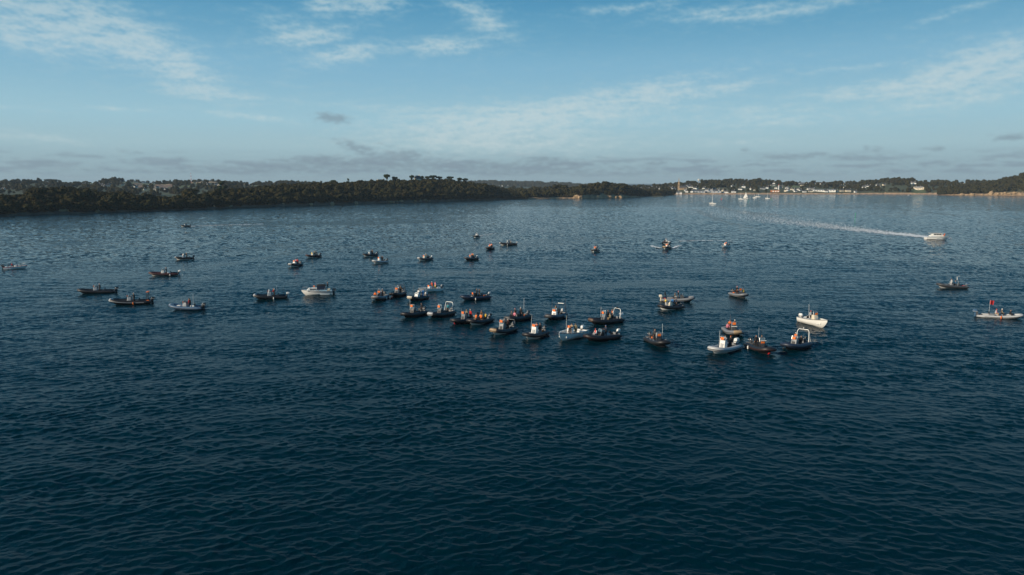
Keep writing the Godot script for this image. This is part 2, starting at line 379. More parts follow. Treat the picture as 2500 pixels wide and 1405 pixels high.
const SKYLINE := [
	["umbrella_pine", "umbrella_pine", -256.4, 20.4, -1009.0, 0.70, 0.70, "umbrella pine beside a ragged conifer on the wooded ridge", ""],
	["conifer_tree", "cedar", -241.2, 20.7, -1032.5, 0.64, 0.80, "ragged conifer leaning on the wooded ridge skyline", ""],
	["umbrella_pine", "umbrella_pine", -195.6, 23.8, -1098.7, 0.88, 1.10, "tall umbrella pine with a gap under its crown near the blockhouse", ""],
	["umbrella_pine", "umbrella_pine", -185.7, 24.2, -1108.1, 0.83, 0.83, "round topped pine between the blockhouse and the cream house", ""],
	["umbrella_pine", "umbrella_pine", -161.3, 25.2, -1132.5, 0.73, 0.91, "slender pine rising beside the cream house on the ridge", ""],
	["umbrella_pine", "umbrella_pine", -147.6, 25.8, -1149.6, 0.78, 0.78, "umbrella pine of the ridge top row behind the cream house", "pines on the ridge top"],
	["umbrella_pine", "umbrella_pine", -138.9, 26.2, -1161.0, 0.79, 0.79, "umbrella pine of the ridge top row behind the cream house", "pines on the ridge top"],
	["umbrella_pine", "umbrella_pine", -131.2, 26.6, -1171.2, 0.96, 0.87, "umbrella pine of the ridge top row behind the cream house", "pines on the ridge top"],
	["umbrella_pine", "umbrella_pine", -122.2, 26.0, -1176.8, 0.88, 0.80, "umbrella pine of the ridge top row behind the cream house", "pines on the ridge top"],
	["umbrella_pine", "umbrella_pine", -104.0, 24.6, -1187.8, 1.05, 0.88, "dark round pine standing alone past the ridge top row", ""],
	["umbrella_pine", "umbrella_pine", -89.8, 23.2, -1201.5, 0.90, 0.81, "flat topped pine where the ridge starts to fall", ""],
	["umbrella_pine", "umbrella_pine", -80.6, 22.3, -1210.5, 0.98, 0.82, "last flat topped pine before the ridge falls to the low shore", ""],
	["cypress_tree", "cedar", -345.2, 12.6, -837.1, 1.49, 0.99, "big dark spreading cypress alone above the shore woods", ""],
	["oak_tree", "broadleaf", -362.3, 7.7, -789.5, 1.83, 1.08, "big round brownish tree above the shore woods", ""],
	["conifer_tree", "cedar", -280.7, 19.2, -961.0, 0.28, 0.46, "small thin conifer on the ridge skyline", ""],
	["conifer_tree", "cedar", -274.1, 19.6, -975.3, 0.28, 0.47, "small pointed conifer on the ridge skyline", ""],
	["oak_tree", "broadleaf", 90.6, 7.4, -1347.7, 2.99, 1.57, "big round headed tree above the low shore houses", ""],
	["umbrella_pine", "umbrella_pine", -1320.4, 26.0, -1998.7, 1.77, 0.88, "flat topped pine on the far hill skyline", "far hill pines"],
	["umbrella_pine", "umbrella_pine", -1315.5, 25.4, -2007.2, 1.77, 0.88, "flat topped pine on the far hill skyline", "far hill pines"],
	["umbrella_pine", "umbrella_pine", -1307.3, 24.8, -2012.6, 1.42, 0.88, "flat topped pine on the far hill skyline", "far hill pines"],
	["conifer_tree", "cedar", -1050.2, 25.4, -2157.9, 1.00, 0.83, "single dark conifer between far fields", ""]]
const BOATS := [
	{"name": "rigid_inflatable_boat", "label": "small black inflatable boat speeding off with a thin white wake near the wooded shore", "cat": "boat", "type": "rib", "x": -194.45, "z": -414.09, "head": 204, "o": {"L": 4.85, "B": 2.25, "tube": "black", "console": "light_grey", "engine": "black"}, "crew": [["helm", -0.7, 0.36, 0, 0, "black", "black", "black", "brown", "person in black jacket, steering aboard the far speeding black inflatable"]]},
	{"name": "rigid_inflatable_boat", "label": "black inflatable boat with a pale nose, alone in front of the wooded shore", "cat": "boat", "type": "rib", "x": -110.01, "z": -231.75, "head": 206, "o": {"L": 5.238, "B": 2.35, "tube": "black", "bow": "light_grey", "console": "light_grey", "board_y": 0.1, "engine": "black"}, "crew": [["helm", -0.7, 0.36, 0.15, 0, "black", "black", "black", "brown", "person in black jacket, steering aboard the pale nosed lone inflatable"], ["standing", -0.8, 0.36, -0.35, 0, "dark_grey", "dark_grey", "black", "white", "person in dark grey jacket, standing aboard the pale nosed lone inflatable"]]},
	{"name": "open_motorboat", "label": "low white motorboat with red trim and a black outboard engine", "cat": "boat", "type": "open", "x": -148.66, "z": -206.58, "head": 21, "o": {"L": 5.4, "B": 2, "stripe": "red", "hull": "white", "console": "white", "engine": "black", "board": "red", "screen": 0.2, "tall": 0.6, "side": 0.55, "rise": 0.25}, "crew": [["seated", -0.85, 0.39, 0.1, 0, "red", "red", "black", "black", "person in red jacket, sitting aboard the low white boat with red trim"]]},
	{"name": "rigid_inflatable_boat", "label": "long dark red inflatable boat with white console, white hull and white engine", "cat": "boat", "type": "rib", "x": -96.46, "z": -190.85, "head": 194, "o": {"L": 7.178, "B": 2.55, "tube": "dark_red", "hull": "white", "console": "white", "engine": "white", "seat": "white", "board": ""}, "crew": [["helm", -0.6, 0.36, 0.2, 0, "black", "black", "black", "brown", "person in black jacket, steering aboard the dark red inflatable"], ["standing", -0.7, 0.36, -0.3, 0, "navy", "navy", "black", "brown", "person in navy jacket, standing aboard the dark red inflatable"]]},
	{"name": "rigid_inflatable_boat", "label": "long all black inflatable boat with an orange board and no mast", "cat": "boat", "type": "rib", "x": -96.38, "z": -159.23, "head": 199, "o": {"L": 7.372, "B": 2.55, "tube": "black", "hull": "black", "console": "light_grey", "board_y": 0.2, "engine": "black"}, "crew": [["helm", -0.6, 0.36, 0.2, 0, "black", "black", "black", "brown", "person in black jacket, steering aboard the all black inflatable"], ["standing", -0.65, 0.36, -0.35, 0, "black", "black", "black", "white", "person in black jacket, standing aboard the all black inflatable"]]},
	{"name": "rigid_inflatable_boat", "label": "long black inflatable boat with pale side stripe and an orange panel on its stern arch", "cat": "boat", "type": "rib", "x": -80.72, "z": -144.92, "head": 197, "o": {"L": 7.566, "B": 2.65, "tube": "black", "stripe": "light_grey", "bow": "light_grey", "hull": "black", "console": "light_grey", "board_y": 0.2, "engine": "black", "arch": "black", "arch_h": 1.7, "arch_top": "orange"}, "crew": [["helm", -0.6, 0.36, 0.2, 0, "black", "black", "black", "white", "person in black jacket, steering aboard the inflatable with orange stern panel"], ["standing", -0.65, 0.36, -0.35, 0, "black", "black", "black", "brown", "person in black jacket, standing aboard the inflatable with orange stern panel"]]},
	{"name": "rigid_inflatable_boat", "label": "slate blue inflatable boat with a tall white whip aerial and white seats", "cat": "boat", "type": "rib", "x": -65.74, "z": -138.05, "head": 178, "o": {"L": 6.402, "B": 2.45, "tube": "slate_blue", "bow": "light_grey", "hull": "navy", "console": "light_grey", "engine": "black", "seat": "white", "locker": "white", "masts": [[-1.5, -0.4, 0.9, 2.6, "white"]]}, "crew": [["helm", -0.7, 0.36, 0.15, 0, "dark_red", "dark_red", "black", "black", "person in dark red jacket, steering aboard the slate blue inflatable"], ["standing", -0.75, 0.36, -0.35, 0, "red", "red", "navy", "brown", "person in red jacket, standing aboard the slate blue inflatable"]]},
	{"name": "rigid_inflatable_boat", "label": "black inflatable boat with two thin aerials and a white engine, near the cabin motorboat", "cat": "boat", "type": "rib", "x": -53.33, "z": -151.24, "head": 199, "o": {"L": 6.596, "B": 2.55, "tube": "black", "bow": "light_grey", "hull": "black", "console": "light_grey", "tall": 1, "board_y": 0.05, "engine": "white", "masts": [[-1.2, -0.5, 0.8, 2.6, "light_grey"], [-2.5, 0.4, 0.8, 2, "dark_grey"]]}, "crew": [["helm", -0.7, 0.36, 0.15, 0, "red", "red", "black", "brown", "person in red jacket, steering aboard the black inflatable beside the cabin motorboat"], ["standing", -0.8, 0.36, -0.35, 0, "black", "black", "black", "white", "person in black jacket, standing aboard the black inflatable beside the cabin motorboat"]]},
	{"name": "cabin_motorboat", "label": "white cabin motorboat with navy stripe and a black canvas canopy", "cat": "boat", "type": "day", "x": -44.56, "z": -156.76, "head": 196, "o": {"L": 6.208, "B": 2.5}, "crew": [["standing", -2.2, 0.88, 0.4, 0, "black", "black", "navy", "brown", "person in black jacket, standing aboard the canopied cabin motorboat"]]},
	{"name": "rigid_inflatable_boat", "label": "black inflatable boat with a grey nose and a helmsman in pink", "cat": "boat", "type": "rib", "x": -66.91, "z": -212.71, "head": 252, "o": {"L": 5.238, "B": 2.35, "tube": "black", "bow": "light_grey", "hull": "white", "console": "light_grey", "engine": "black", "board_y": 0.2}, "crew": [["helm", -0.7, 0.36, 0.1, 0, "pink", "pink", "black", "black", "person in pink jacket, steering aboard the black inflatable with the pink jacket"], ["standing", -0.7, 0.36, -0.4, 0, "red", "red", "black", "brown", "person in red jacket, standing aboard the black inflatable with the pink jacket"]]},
	{"name": "rigid_inflatable_boat", "label": "short dark red inflatable boat with white hull and a cream console", "cat": "boat", "type": "rib", "x": -68.77, "z": -238.88, "head": 233, "o": {"L": 5.432, "B": 2.35, "tube": "dark_red", "hull": "white", "console": "cream", "board": "yellow", "engine": "black"}, "crew": [["helm", -0.7, 0.36, 0.1, 0, "khaki", "khaki", "black", "brown", "person in khaki jacket, steering aboard the short dark red inflatable"], ["standing", -0.9, 0.36, -0.35, 0, "black", "black", "black", "brown", "person in black jacket, standing aboard the short dark red inflatable"]]},
	{"name": "rigid_inflatable_boat", "label": "black inflatable boat without a board, leading a pale one close beside it", "cat": "boat", "type": "rib", "x": -49.9, "z": -242.84, "head": 224, "o": {"L": 5.335, "B": 2.35, "tube": "black", "hull": "white", "console": "light_grey", "board": "", "engine": "dark_grey"}, "crew": [["helm", -0.7, 0.36, 0.1, 0, "black", "black", "black", "brown", "person in black jacket, steering aboard the black inflatable without a board"], ["standing", -0.7, 0.36, -0.4, 0, "brown", "brown", "black", "brown", "person in brown jacket, standing aboard the black inflatable without a board"]]},
	{"name": "rigid_inflatable_boat", "label": "pale grey inflatable boat with a tall white console", "cat": "boat", "type": "rib", "x": -42.41, "z": -221.39, "head": 226, "o": {"L": 5.238, "B": 2.35, "tube": "light_grey", "hull": "white", "console": "white", "tall": 1, "board_y": 0.1, "engine": "black"}, "crew": [["helm", -0.7, 0.36, 0.1, 0, "black", "black", "black", "brown", "person in black jacket, steering aboard the pale grey inflatable"], ["standing", -0.75, 0.36, -0.4, 0, "dark_red", "dark_red", "black", "brown", "person in dark red jacket, standing aboard the pale grey inflatable"]]},
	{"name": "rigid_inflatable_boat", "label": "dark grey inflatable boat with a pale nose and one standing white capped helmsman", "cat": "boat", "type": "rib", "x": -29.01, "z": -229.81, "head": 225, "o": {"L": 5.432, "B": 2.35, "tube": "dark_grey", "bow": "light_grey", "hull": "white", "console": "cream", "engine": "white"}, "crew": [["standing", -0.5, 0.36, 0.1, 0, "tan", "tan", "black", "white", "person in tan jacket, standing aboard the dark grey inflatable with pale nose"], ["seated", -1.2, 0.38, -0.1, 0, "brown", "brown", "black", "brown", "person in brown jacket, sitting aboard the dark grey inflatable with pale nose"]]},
	{"name": "rigid_inflatable_boat", "label": "short grey inflatable boat with two orange jackets aboard and a white engine", "cat": "boat", "type": "rib", "x": -13.69, "z": -230.93, "head": 223, "o": {"L": 5.044, "B": 2.35, "tube": "dark_grey", "hull": "black", "console": "grey", "engine": "white"}, "crew": [["helm", -0.7, 0.36, 0.2, 0, "orange", "orange", "black", "brown", "person in orange jacket, steering aboard the short grey inflatable with white engine"], ["standing", -0.7, 0.36, -0.35, 0, "tan", "tan", "black", "brown", "person in tan jacket, standing aboard the short grey inflatable with white engine"]]},
	{"name": "rigid_inflatable_boat", "label": "tiny dark inflatable boat trailing a curved pale wake, the farthest of the middle group", "cat": "boat", "type": "rib", "x": -16.88, "z": -328.87, "head": 255, "o": {"L": 4.656, "B": 2.25, "tube": "black", "hull": "white", "console": "light_grey", "engine": "black", "board": ""}, "crew": [["helm", -0.7, 0.36, 0.1, 0, "brown", "brown", "black", "white", "person in brown jacket, steering aboard the farthest middle inflatable"]]},
	{"name": "rigid_inflatable_boat", "label": "black inflatable boat heading in with two crew in orange red, beside a long low one", "cat": "boat", "type": "rib", "x": -8.59, "z": -269.06, "head": 252, "o": {"L": 5.044, "B": 2.45, "tube": "black", "hull": "black", "console": "dark_grey", "engine": "black"}, "crew": [["helm", -0.7, 0.36, 0.3, 0, "red", "red", "black", "brown", "person in red jacket, steering aboard the inflatable with two red jackets"], ["helm", -0.7, 0.36, -0.35, 0, "orange", "orange", "black", "brown", "person in orange jacket, steering aboard the inflatable with two red jackets"]]},
	{"name": "rigid_inflatable_boat", "label": "long low black inflatable boat with a pale nose and grey engine", "cat": "boat", "type": "rib", "x": -1.7, "z": -288.07, "head": 188, "o": {"L": 6.79, "B": 2.45, "tube": "black", "bow": "light_grey", "hull": "white", "console": "grey", "engine": "light_grey", "board": ""}, "crew": [["seated", -1.2, 0.38, 0, 0, "tan", "tan", "black", "brown", "person in tan jacket, sitting aboard the long low black inflatable"], ["helm", -0.6, 0.36, 0.1, 0, "brown", "brown", "black", "brown", "person in brown jacket, steering aboard the long low black inflatable"]]},
	{"name": "rigid_inflatable_boat", "label": "grey inflatable boat motoring in alone and pushing a low bow wave", "cat": "boat", "type": "rib", "x": 31.14, "z": -259.25, "head": 247, "o": {"L": 5.044, "B": 2.45, "tube": "dark_grey", "hull": "white", "console": "dark_grey", "engine": "black", "board_y": 0.15}, "crew": [["helm", -0.7, 0.36, 0.3, 0, "red", "red", "black", "brown", "person in red jacket, steering aboard the lone inflatable with low bow wave"], ["helm", -0.7, 0.36, -0.3, 0, "dark_red", "dark_red", "black", "brown", "person in dark red jacket, steering aboard the lone inflatable with low bow wave"]]},
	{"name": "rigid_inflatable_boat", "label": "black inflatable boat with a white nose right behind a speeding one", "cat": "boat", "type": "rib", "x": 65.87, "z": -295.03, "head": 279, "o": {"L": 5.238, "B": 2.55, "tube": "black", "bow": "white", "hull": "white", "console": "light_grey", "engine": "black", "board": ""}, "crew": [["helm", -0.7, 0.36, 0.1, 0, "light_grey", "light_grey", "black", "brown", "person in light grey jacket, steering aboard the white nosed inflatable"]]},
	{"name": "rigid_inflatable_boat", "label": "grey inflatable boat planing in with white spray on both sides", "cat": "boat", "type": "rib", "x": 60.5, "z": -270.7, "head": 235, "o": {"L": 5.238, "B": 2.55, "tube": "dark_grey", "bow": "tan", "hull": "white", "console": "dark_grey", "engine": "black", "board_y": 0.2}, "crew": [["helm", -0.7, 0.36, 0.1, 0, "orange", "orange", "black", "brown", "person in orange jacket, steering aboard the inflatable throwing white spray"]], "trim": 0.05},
	{"name": "open_motorboat", "label": "small white motorboat with a dark side and orange board, alone towards the town", "cat": "boat", "type": "open", "x": 85.39, "z": -277.3, "head": 222, "o": {"L": 4.656, "B": 2, "stripe": "navy", "console": "white", "engine": "black", "board_y": 0.1, "side": 0.55, "rise": 0.3}, "crew": [["helm", -0.7, 0.36, 0.1, 0, "orange", "orange", "black", "black", "person in orange jacket, steering aboard the small lone white motorboat"]]},
	{"name": "wheelhouse_cruiser", "label": "white wheelhouse cruiser speeding along with a long curved wake", "cat": "boat", "type": "pilot", "x": 194.96, "z": -318.33, "head": 353, "o": {"L": 9.8, "B": 3.2}, "crew": [["standing", 2.9, 1.25, 0.7, 0, "orange", "orange", "black", "black", "person in orange jacket, standing aboard the wheelhouse cruiser"], ["standing", 3.4, 1.25, -0.3, 0, "dark_grey", "dark_grey", "black", "brown", "person in dark grey jacket, standing aboard the wheelhouse cruiser"]]},
	{"name": "rigid_inflatable_boat", "label": "grey inflatable boat with a dark red stripe and two white capped crew", "cat": "boat", "type": "rib", "x": -29.06, "z": -150.47, "head": 261, "o": {"L": 5.82, "B": 2.55, "tube": "grey", "stripe": "dark_red", "hull": "black", "console": "dark_grey", "board_y": 0.25, "engine": "black"}, "crew": [["helm", -0.7, 0.36, 0.35, 0, "black", "black", "black", "white", "person in black jacket, steering aboard the grey inflatable with dark red stripe"], ["helm", -0.7, 0.36, -0.35, 0, "dark_grey", "dark_grey", "black", "white", "person in dark grey jacket, steering aboard the grey inflatable with dark red stripe"], ["seated", 0.9, 0.38, 0.6, 0, "orange", "orange", "black", "brown", "person in orange jacket, sitting aboard the grey inflatable with dark red stripe"]]},
	{"name": "rigid_inflatable_boat", "label": "black inflatable boat with a thin dark stern arch and pale narrow console", "cat": "boat", "type": "rib", "x": -25.99, "z": -155.38, "head": 257, "o": {"L": 5.626, "B": 2.45, "tube": "black", "hull": "black", "console": "grey", "tall": 1, "board_y": 0.1, "engine": "black", "arch": "dark_grey", "arch_h": 1.5, "masts": [[0.5, 0.4, 1, 2.4, "brown"]]}, "crew": [["helm", -0.7, 0.36, 0.1, 0, "black", "black", "black", "white", "person in black jacket, steering aboard the black inflatable with thin dark arch"], ["standing", -0.7, 0.36, -0.45, 0, "brown", "brown", "black", "brown", "person in brown jacket, standing aboard the black inflatable with thin dark arch"]]},
	{"name": "open_motorboat", "label": "white open boat with a crew in orange and yellow oilskins", "cat": "boat", "type": "open", "x": -19.34, "z": -162.08, "head": 218, "o": {"L": 5.626, "B": 2.1, "stripe": "light_grey", "hull": "white", "console": "white", "board": "orange", "screen": 0, "engine": "grey", "side": 0.62, "rise": 0.35}, "crew": [["helm", -0.6, 0.36, 0.15, 0, "red", "orange", "orange", "white", "person in red vest, steering aboard the white open boat with oilskin crew"], ["standing", -1.1, 0.36, -0.3, 0, "pink", "pink", "yellow", "brown", "person in pink jacket, standing aboard the white open boat with oilskin crew"]]},
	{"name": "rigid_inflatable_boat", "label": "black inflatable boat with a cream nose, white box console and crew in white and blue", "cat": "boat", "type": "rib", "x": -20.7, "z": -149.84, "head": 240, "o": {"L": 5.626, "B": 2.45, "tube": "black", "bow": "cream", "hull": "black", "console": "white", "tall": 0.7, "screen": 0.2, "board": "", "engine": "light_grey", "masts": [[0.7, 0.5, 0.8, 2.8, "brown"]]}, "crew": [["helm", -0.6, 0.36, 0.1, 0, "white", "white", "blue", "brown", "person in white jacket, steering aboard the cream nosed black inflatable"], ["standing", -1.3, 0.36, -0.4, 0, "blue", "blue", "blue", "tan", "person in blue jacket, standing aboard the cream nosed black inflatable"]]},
	{"name": "rigid_inflatable_boat", "label": "navy inflatable boat whose two black clad crew stand at an orange board", "cat": "boat", "type": "rib", "x": -8.19, "z": -150.63, "head": 211, "o": {"L": 6.596, "B": 2.55, "tube": "navy", "hull": "navy", "console": "black", "tall": 0.75, "screen": 0, "board_y": 0, "bands": [0.3], "engine": "light_grey", "seat": "black"}, "crew": [["standing", -0.55, 0.36, 0.2, 0, "black", "black", "black", "brown", "person in black jacket, standing aboard the navy inflatable with black clad crew"], ["standing", -0.85, 0.36, -0.35, 0, "black", "black", "black", "black", "person in black, black cap, standing on the navy inflatable with black clad crew"]]},
	{"name": "rigid_inflatable_boat", "label": "black inflatable boat with a tall clear screen and a white pole aerial at its console", "cat": "boat", "type": "rib", "x": -18.86, "z": -130.95, "head": 238, "o": {"L": 6.014, "B": 2.55, "tube": "black", "bow": "", "hull": "black", "console": "dark_grey", "tall": 0.95, "screen": 0.6, "board_y": 0.45, "engine": "black", "masts": [[0.45, 0.42, 1, 2.9, "white"]], "frame": "white"}, "crew": [["standing", -2, 0.36, -0.2, 0, "black", "black", "black", "black", "person in black jacket, standing aboard the black inflatable with tall clear screen"]]},
	{"name": "rigid_inflatable_boat", "label": "black inflatable boat with a white stern arch and framed tall screen", "cat": "boat", "type": "rib", "x": -13.68, "z": -130.98, "head": 235, "o": {"L": 6.208, "B": 2.55, "tube": "black", "bow": "light_grey", "hull": "black", "console": "dark_grey", "tall": 0.9, "screen": 0.65, "board_y": 0.4, "engine": "black", "arch": "white", "arch_h": 1.7, "frame": "white"}, "crew": [["standing", -1.5, 0.36, -0.4, 0, "teal", "teal", "black", "brown", "person in teal jacket, standing aboard the black inflatable with white stern arch"]]},
	{"name": "rigid_inflatable_boat", "label": "black inflatable boat with a red bottom and grey console, touching a boat full of divers", "cat": "boat", "type": "rib", "x": -8.62, "z": -124.8, "head": 231, "o": {"L": 6.402, "B": 2.55, "tube": "black", "hull": "dark_red", "keel": "red", "console": "grey", "tall": 1, "screen": 0.3, "board_y": 0.25, "engine": "black", "masts": [[0.4, 0.42, 1.2, 1.5, "light_grey"]]}, "crew": [["helm", -0.7, 0.36, 0.15, 0, "khaki", "khaki", "black", "tan", "person in khaki jacket, steering aboard the red bottomed black inflatable"], ["standing", -1, 0.36, -0.4, 0, "red", "red", "black", "white", "person in red jacket, standing aboard the red bottomed black inflatable"], ["standing", -1.7, 0.36, 0.3, 0, "black", "black", "black", "brown", "person in black jacket, standing aboard the red bottomed black inflatable"]]},
	{"name": "rigid_inflatable_boat", "label": "black inflatable boat without console, crowded with seated crew in orange", "cat": "boat", "type": "rib", "x": -5.96, "z": -124.05, "head": 237, "o": {"L": 6.014, "B": 2.55, "tube": "black", "hull": "white", "console": "", "seat": "black", "board": "", "engine": "black"}, "crew": [["seated", 0.6, 0.38, 0.2, 0, "orange", "brown", "tan", "brown", "person in orange vest, sitting aboard the crowded inflatable without console"], ["seated", 0.1, 0.38, -0.4, 0, "orange", "orange", "black", "brown", "person in orange jacket, sitting aboard the crowded inflatable without console"], ["standing", -0.7, 0.36, 0.1, 0, "brown", "brown", "tan", "khaki", "person in brown jacket, standing aboard the crowded inflatable without console"], ["seated", -1.2, 0.38, -0.45, 0, "yellow", "black", "black", "black", "person in yellow vest, sitting aboard the crowded inflatable without console"], ["seated", -1.3, 0.38, 0.5, 0, "white", "white", "black", "brown", "person in white jacket, sitting aboard the crowded inflatable without console"]]},
	{"name": "rigid_inflatable_boat", "label": "black inflatable boat with a tan nose pad and tall pale grey console", "cat": "boat", "type": "rib", "x": -1.61, "z": -115.89, "head": 238, "o": {"L": 6.014, "B": 2.55, "tube": "black", "bow": "tan", "hull": "white", "console": "grey", "tall": 1, "screen": 0.6, "board_y": 0.4, "engine": "black", "frame": "light_grey", "arch": "dark_grey", "arch_h": 1.3}, "crew": [["standing", -0.9, 0.36, -0.4, 0, "dark_red", "dark_red", "black", "white", "person in dark red jacket, standing aboard the tan nosed black inflatable"], ["helm", -0.75, 0.36, 0.15, 0, "black", "black", "black", "white", "person in black jacket, steering aboard the tan nosed black inflatable"]]},
	{"name": "rigid_inflatable_boat", "label": "black inflatable boat packed with dark dressed crew under a tall white pole", "cat": "boat", "type": "rib", "x": 0.99, "z": -126.95, "head": 231, "o": {"L": 6.014, "B": 2.55, "tube": "black", "bow": "dark_grey", "hull": "black", "console": "black", "tall": 0.6, "screen": 0, "board": "", "engine": "dark_grey", "masts": [[-1.2, -0.5, 0.9, 3.6, "white"]]}, "crew": [["standing", 0.3, 0.36, 0.2, 0, "black", "black", "black", "pink", "person in black jacket, standing aboard the packed black inflatable under a white pole"], ["standing", -0.6, 0.36, -0.3, 0, "black", "black", "black", "white", "person in black, white cap, standing on the packed black inflatable under a white pole"], ["seated", 1, 0.38, -0.3, 0, "pink", "pink", "black", "brown", "person in pink jacket, sitting aboard the packed black inflatable under a white pole"], ["standing", -1.3, 0.36, 0.2, 0, "black", "black", "black", "light_grey", "person in black, light grey cap, standing on the packed black inflatable under a white pole"], ["seated", 0.8, 0.38, 0.5, 0, "dark_grey", "dark_grey", "black", "brown", "person in dark grey jacket, sitting aboard the packed black inflatable under a white pole"]]},
	{"name": "rigid_inflatable_boat", "label": "black inflatable boat with a tall bright white console, white hull and white pole aerial", "cat": "boat", "type": "rib", "x": 3.81, "z": -112.73, "head": 238, "o": {"L": 5.82, "B": 2.55, "tube": "black", "hull": "white", "console": "white", "tall": 1.15, "screen": 0.35, "board_y": 0.2, "engine": "black", "locker": "white", "seat": "white", "masts": [[0.5, 0.42, 1.1, 3.1, "white"]]}, "crew": [["helm", -0.75, 0.36, 0.15, 0, "orange", "black", "black", "brown", "person in orange vest, steering aboard the black inflatable with bright white console"], ["standing", -0.8, 0.36, -0.4, 0, "black", "black", "black", "black", "person in black jacket, standing aboard the black inflatable with bright white console"]]},
	{"name": "rigid_inflatable_boat", "label": "navy inflatable boat with a white bar on its stern arch and two dark aerials", "cat": "boat", "type": "rib", "x": 8.12, "z": -128.76, "head": 243, "o": {"L": 6.402, "B": 2.65, "tube": "navy", "bow": "dark_grey", "hull": "black", "console": "white", "tall": 0.85, "board_y": 0.1, "engine": "light_grey", "seat": "light_grey", "arch": "navy", "arch_h": 1.7, "arch_top": "bar", "masts": [[0.2, 0.55, 0.9, 3, "brown"], [-2.3, -0.9, 2, 1.6, "brown"]]}, "crew": [["helm", -0.75, 0.36, 0.2, 0, "brown", "brown", "black", "tan", "person in brown jacket, steering aboard the navy inflatable with stern arch bar"], ["seated", -1.2, 0.38, -0.2, 0, "dark_grey", "navy", "black", "brown", "person in dark grey vest, sitting aboard the navy inflatable with stern arch bar"]]},
	{"name": "open_motorboat", "label": "white open boat with lettered white console, blue floor and a tall white mast", "cat": "boat", "type": "open", "x": 9.65, "z": -111.89, "head": 236, "o": {"L": 6.9, "B": 3, "stripe": "navy", "mat_": "blue", "console": "white", "tall": 1.25, "screen": 0, "board_y": 0.18, "engine": "white", "print": true, "seat": "cream", "side": 0.82, "rise": 0.5, "masts": [[0.5, 0.5, 1, 3.2, "white"]]}, "crew": [["standing", 1.2, 0.36, -0.55, 0, "black", "black", "dark_grey", "tan", "person in black jacket, standing aboard the lettered white open boat"], ["standing", -1.1, 0.36, -0.25, 0, "khaki", "khaki", "khaki", "navy", "person in khaki jacket, standing aboard the lettered white open boat"], ["helm", -0.75, 0.36, 0.2, 0, "tan", "tan", "khaki", "black", "person in tan jacket, steering aboard the lettered white open boat"]]},
	{"name": "rigid_inflatable_boat", "label": "black inflatable boat with white framed screen, black radar dome and big white engine", "cat": "boat", "type": "rib", "x": 16.97, "z": -124.4, "head": 211, "o": {"L": 6.693, "B": 2.65, "tube": "black", "bow": "brown", "hull": "black", "console": "grey", "tall": 0.9, "screen": 0.7, "board_y": 0.4, "frame": "white", "engine": "white", "power": 1.3, "arch": "white", "arch_h": 1.7, "arch_top": "radar", "seat": "black", "masts": [[0.6, 0.45, 0.9, 2.4, "white"], [-1, -0.6, 1, 2.5, "brown"]]}, "crew": [["standing", -0.8, 0.36, 0.2, 0, "black", "black", "black", "brown", "person in black jacket, standing aboard the black inflatable with radar dome"], ["seated", -0.6, 0.38, -0.6, 0, "khaki", "khaki", "tan", "brown", "person in khaki jacket, sitting aboard the black inflatable with radar dome"], ["standing", -1.6, 0.36, 0.1, 0, "orange", "white", "black", "tan", "person in orange vest, standing aboard the black inflatable with radar dome"]]},
	{"name": "rigid_inflatable_boat", "label": "black inflatable boat with a thin dark red stripe and a helmsman in blue", "cat": "boat", "type": "rib", "x": 14.58, "z": -110.87, "head": 212, "o": {"L": 6.402, "B": 2.55, "tube": "black", "stripe": "dark_red", "hull": "black", "console": "black", "tall": 0.7, "screen": 0.35, "board": "", "engine": "white", "seat": "light_grey", "locker": "dark_grey"}, "crew": [["helm", -0.8, 0.36, -0.1, 0, "navy", "navy", "black", "blue", "person in navy jacket, steering aboard the black inflatable with thin red stripe"], ["seated", 0.9, 0.38, 0.2, 0, "red", "white", "light_grey", "red", "person in red vest, sitting aboard the black inflatable with thin red stripe"]]},
	{"name": "rigid_inflatable_boat", "label": "black inflatable boat with white patches on its tubes and a white aerial pole", "cat": "boat", "type": "rib", "x": 23.08, "z": -107.36, "head": 281, "o": {"L": 6.014, "B": 2.55, "tube": "black", "hull": "black", "console": "black", "tall": 0.8, "board_y": 0.15, "patches": 3, "bow": "", "engine": "black", "masts": [[0, -0.7, 0.5, 3.2, "white"], [-0.3, 0.6, 0.6, 2.4, "brown"]]}, "crew": [["standing", -0.8, 0.36, 0.15, 0, "dark_grey", "dark_grey", "black", "brown", "person in dark grey jacket, standing aboard the black inflatable with white patches"], ["seated", -1.1, 0.38, -0.6, 0, "black", "yellow", "black", "light_grey", "person in black vest, sitting aboard the black inflatable with white patches"]]},
	{"name": "rigid_inflatable_boat", "label": "light grey inflatable boat with white console, big white engine and white mast", "cat": "boat", "type": "rib", "x": 32.11, "z": -102.7, "head": 223, "o": {"L": 6.596, "B": 2.65, "tube": "light_grey", "stripe": "black", "hull": "white", "console": "white", "tall": 1.1, "screen": 0.5, "board_y": 0.28, "engine": "white", "power": 1.3, "masts": [[0.45, 0.48, 0.9, 2.6, "white"], [-1, -0.6, 1, 2.2, "brown"]], "seat": "black"}, "crew": [["helm", -0.75, 0.36, 0.2, 0, "light_grey", "light_grey", "black", "brown", "person in light grey jacket, steering aboard the light grey inflatable with white mast"], ["standing", -1, 0.36, -0.45, 0, "black", "black", "black", "orange", "person in black jacket, standing aboard the light grey inflatable with white mast"]]},
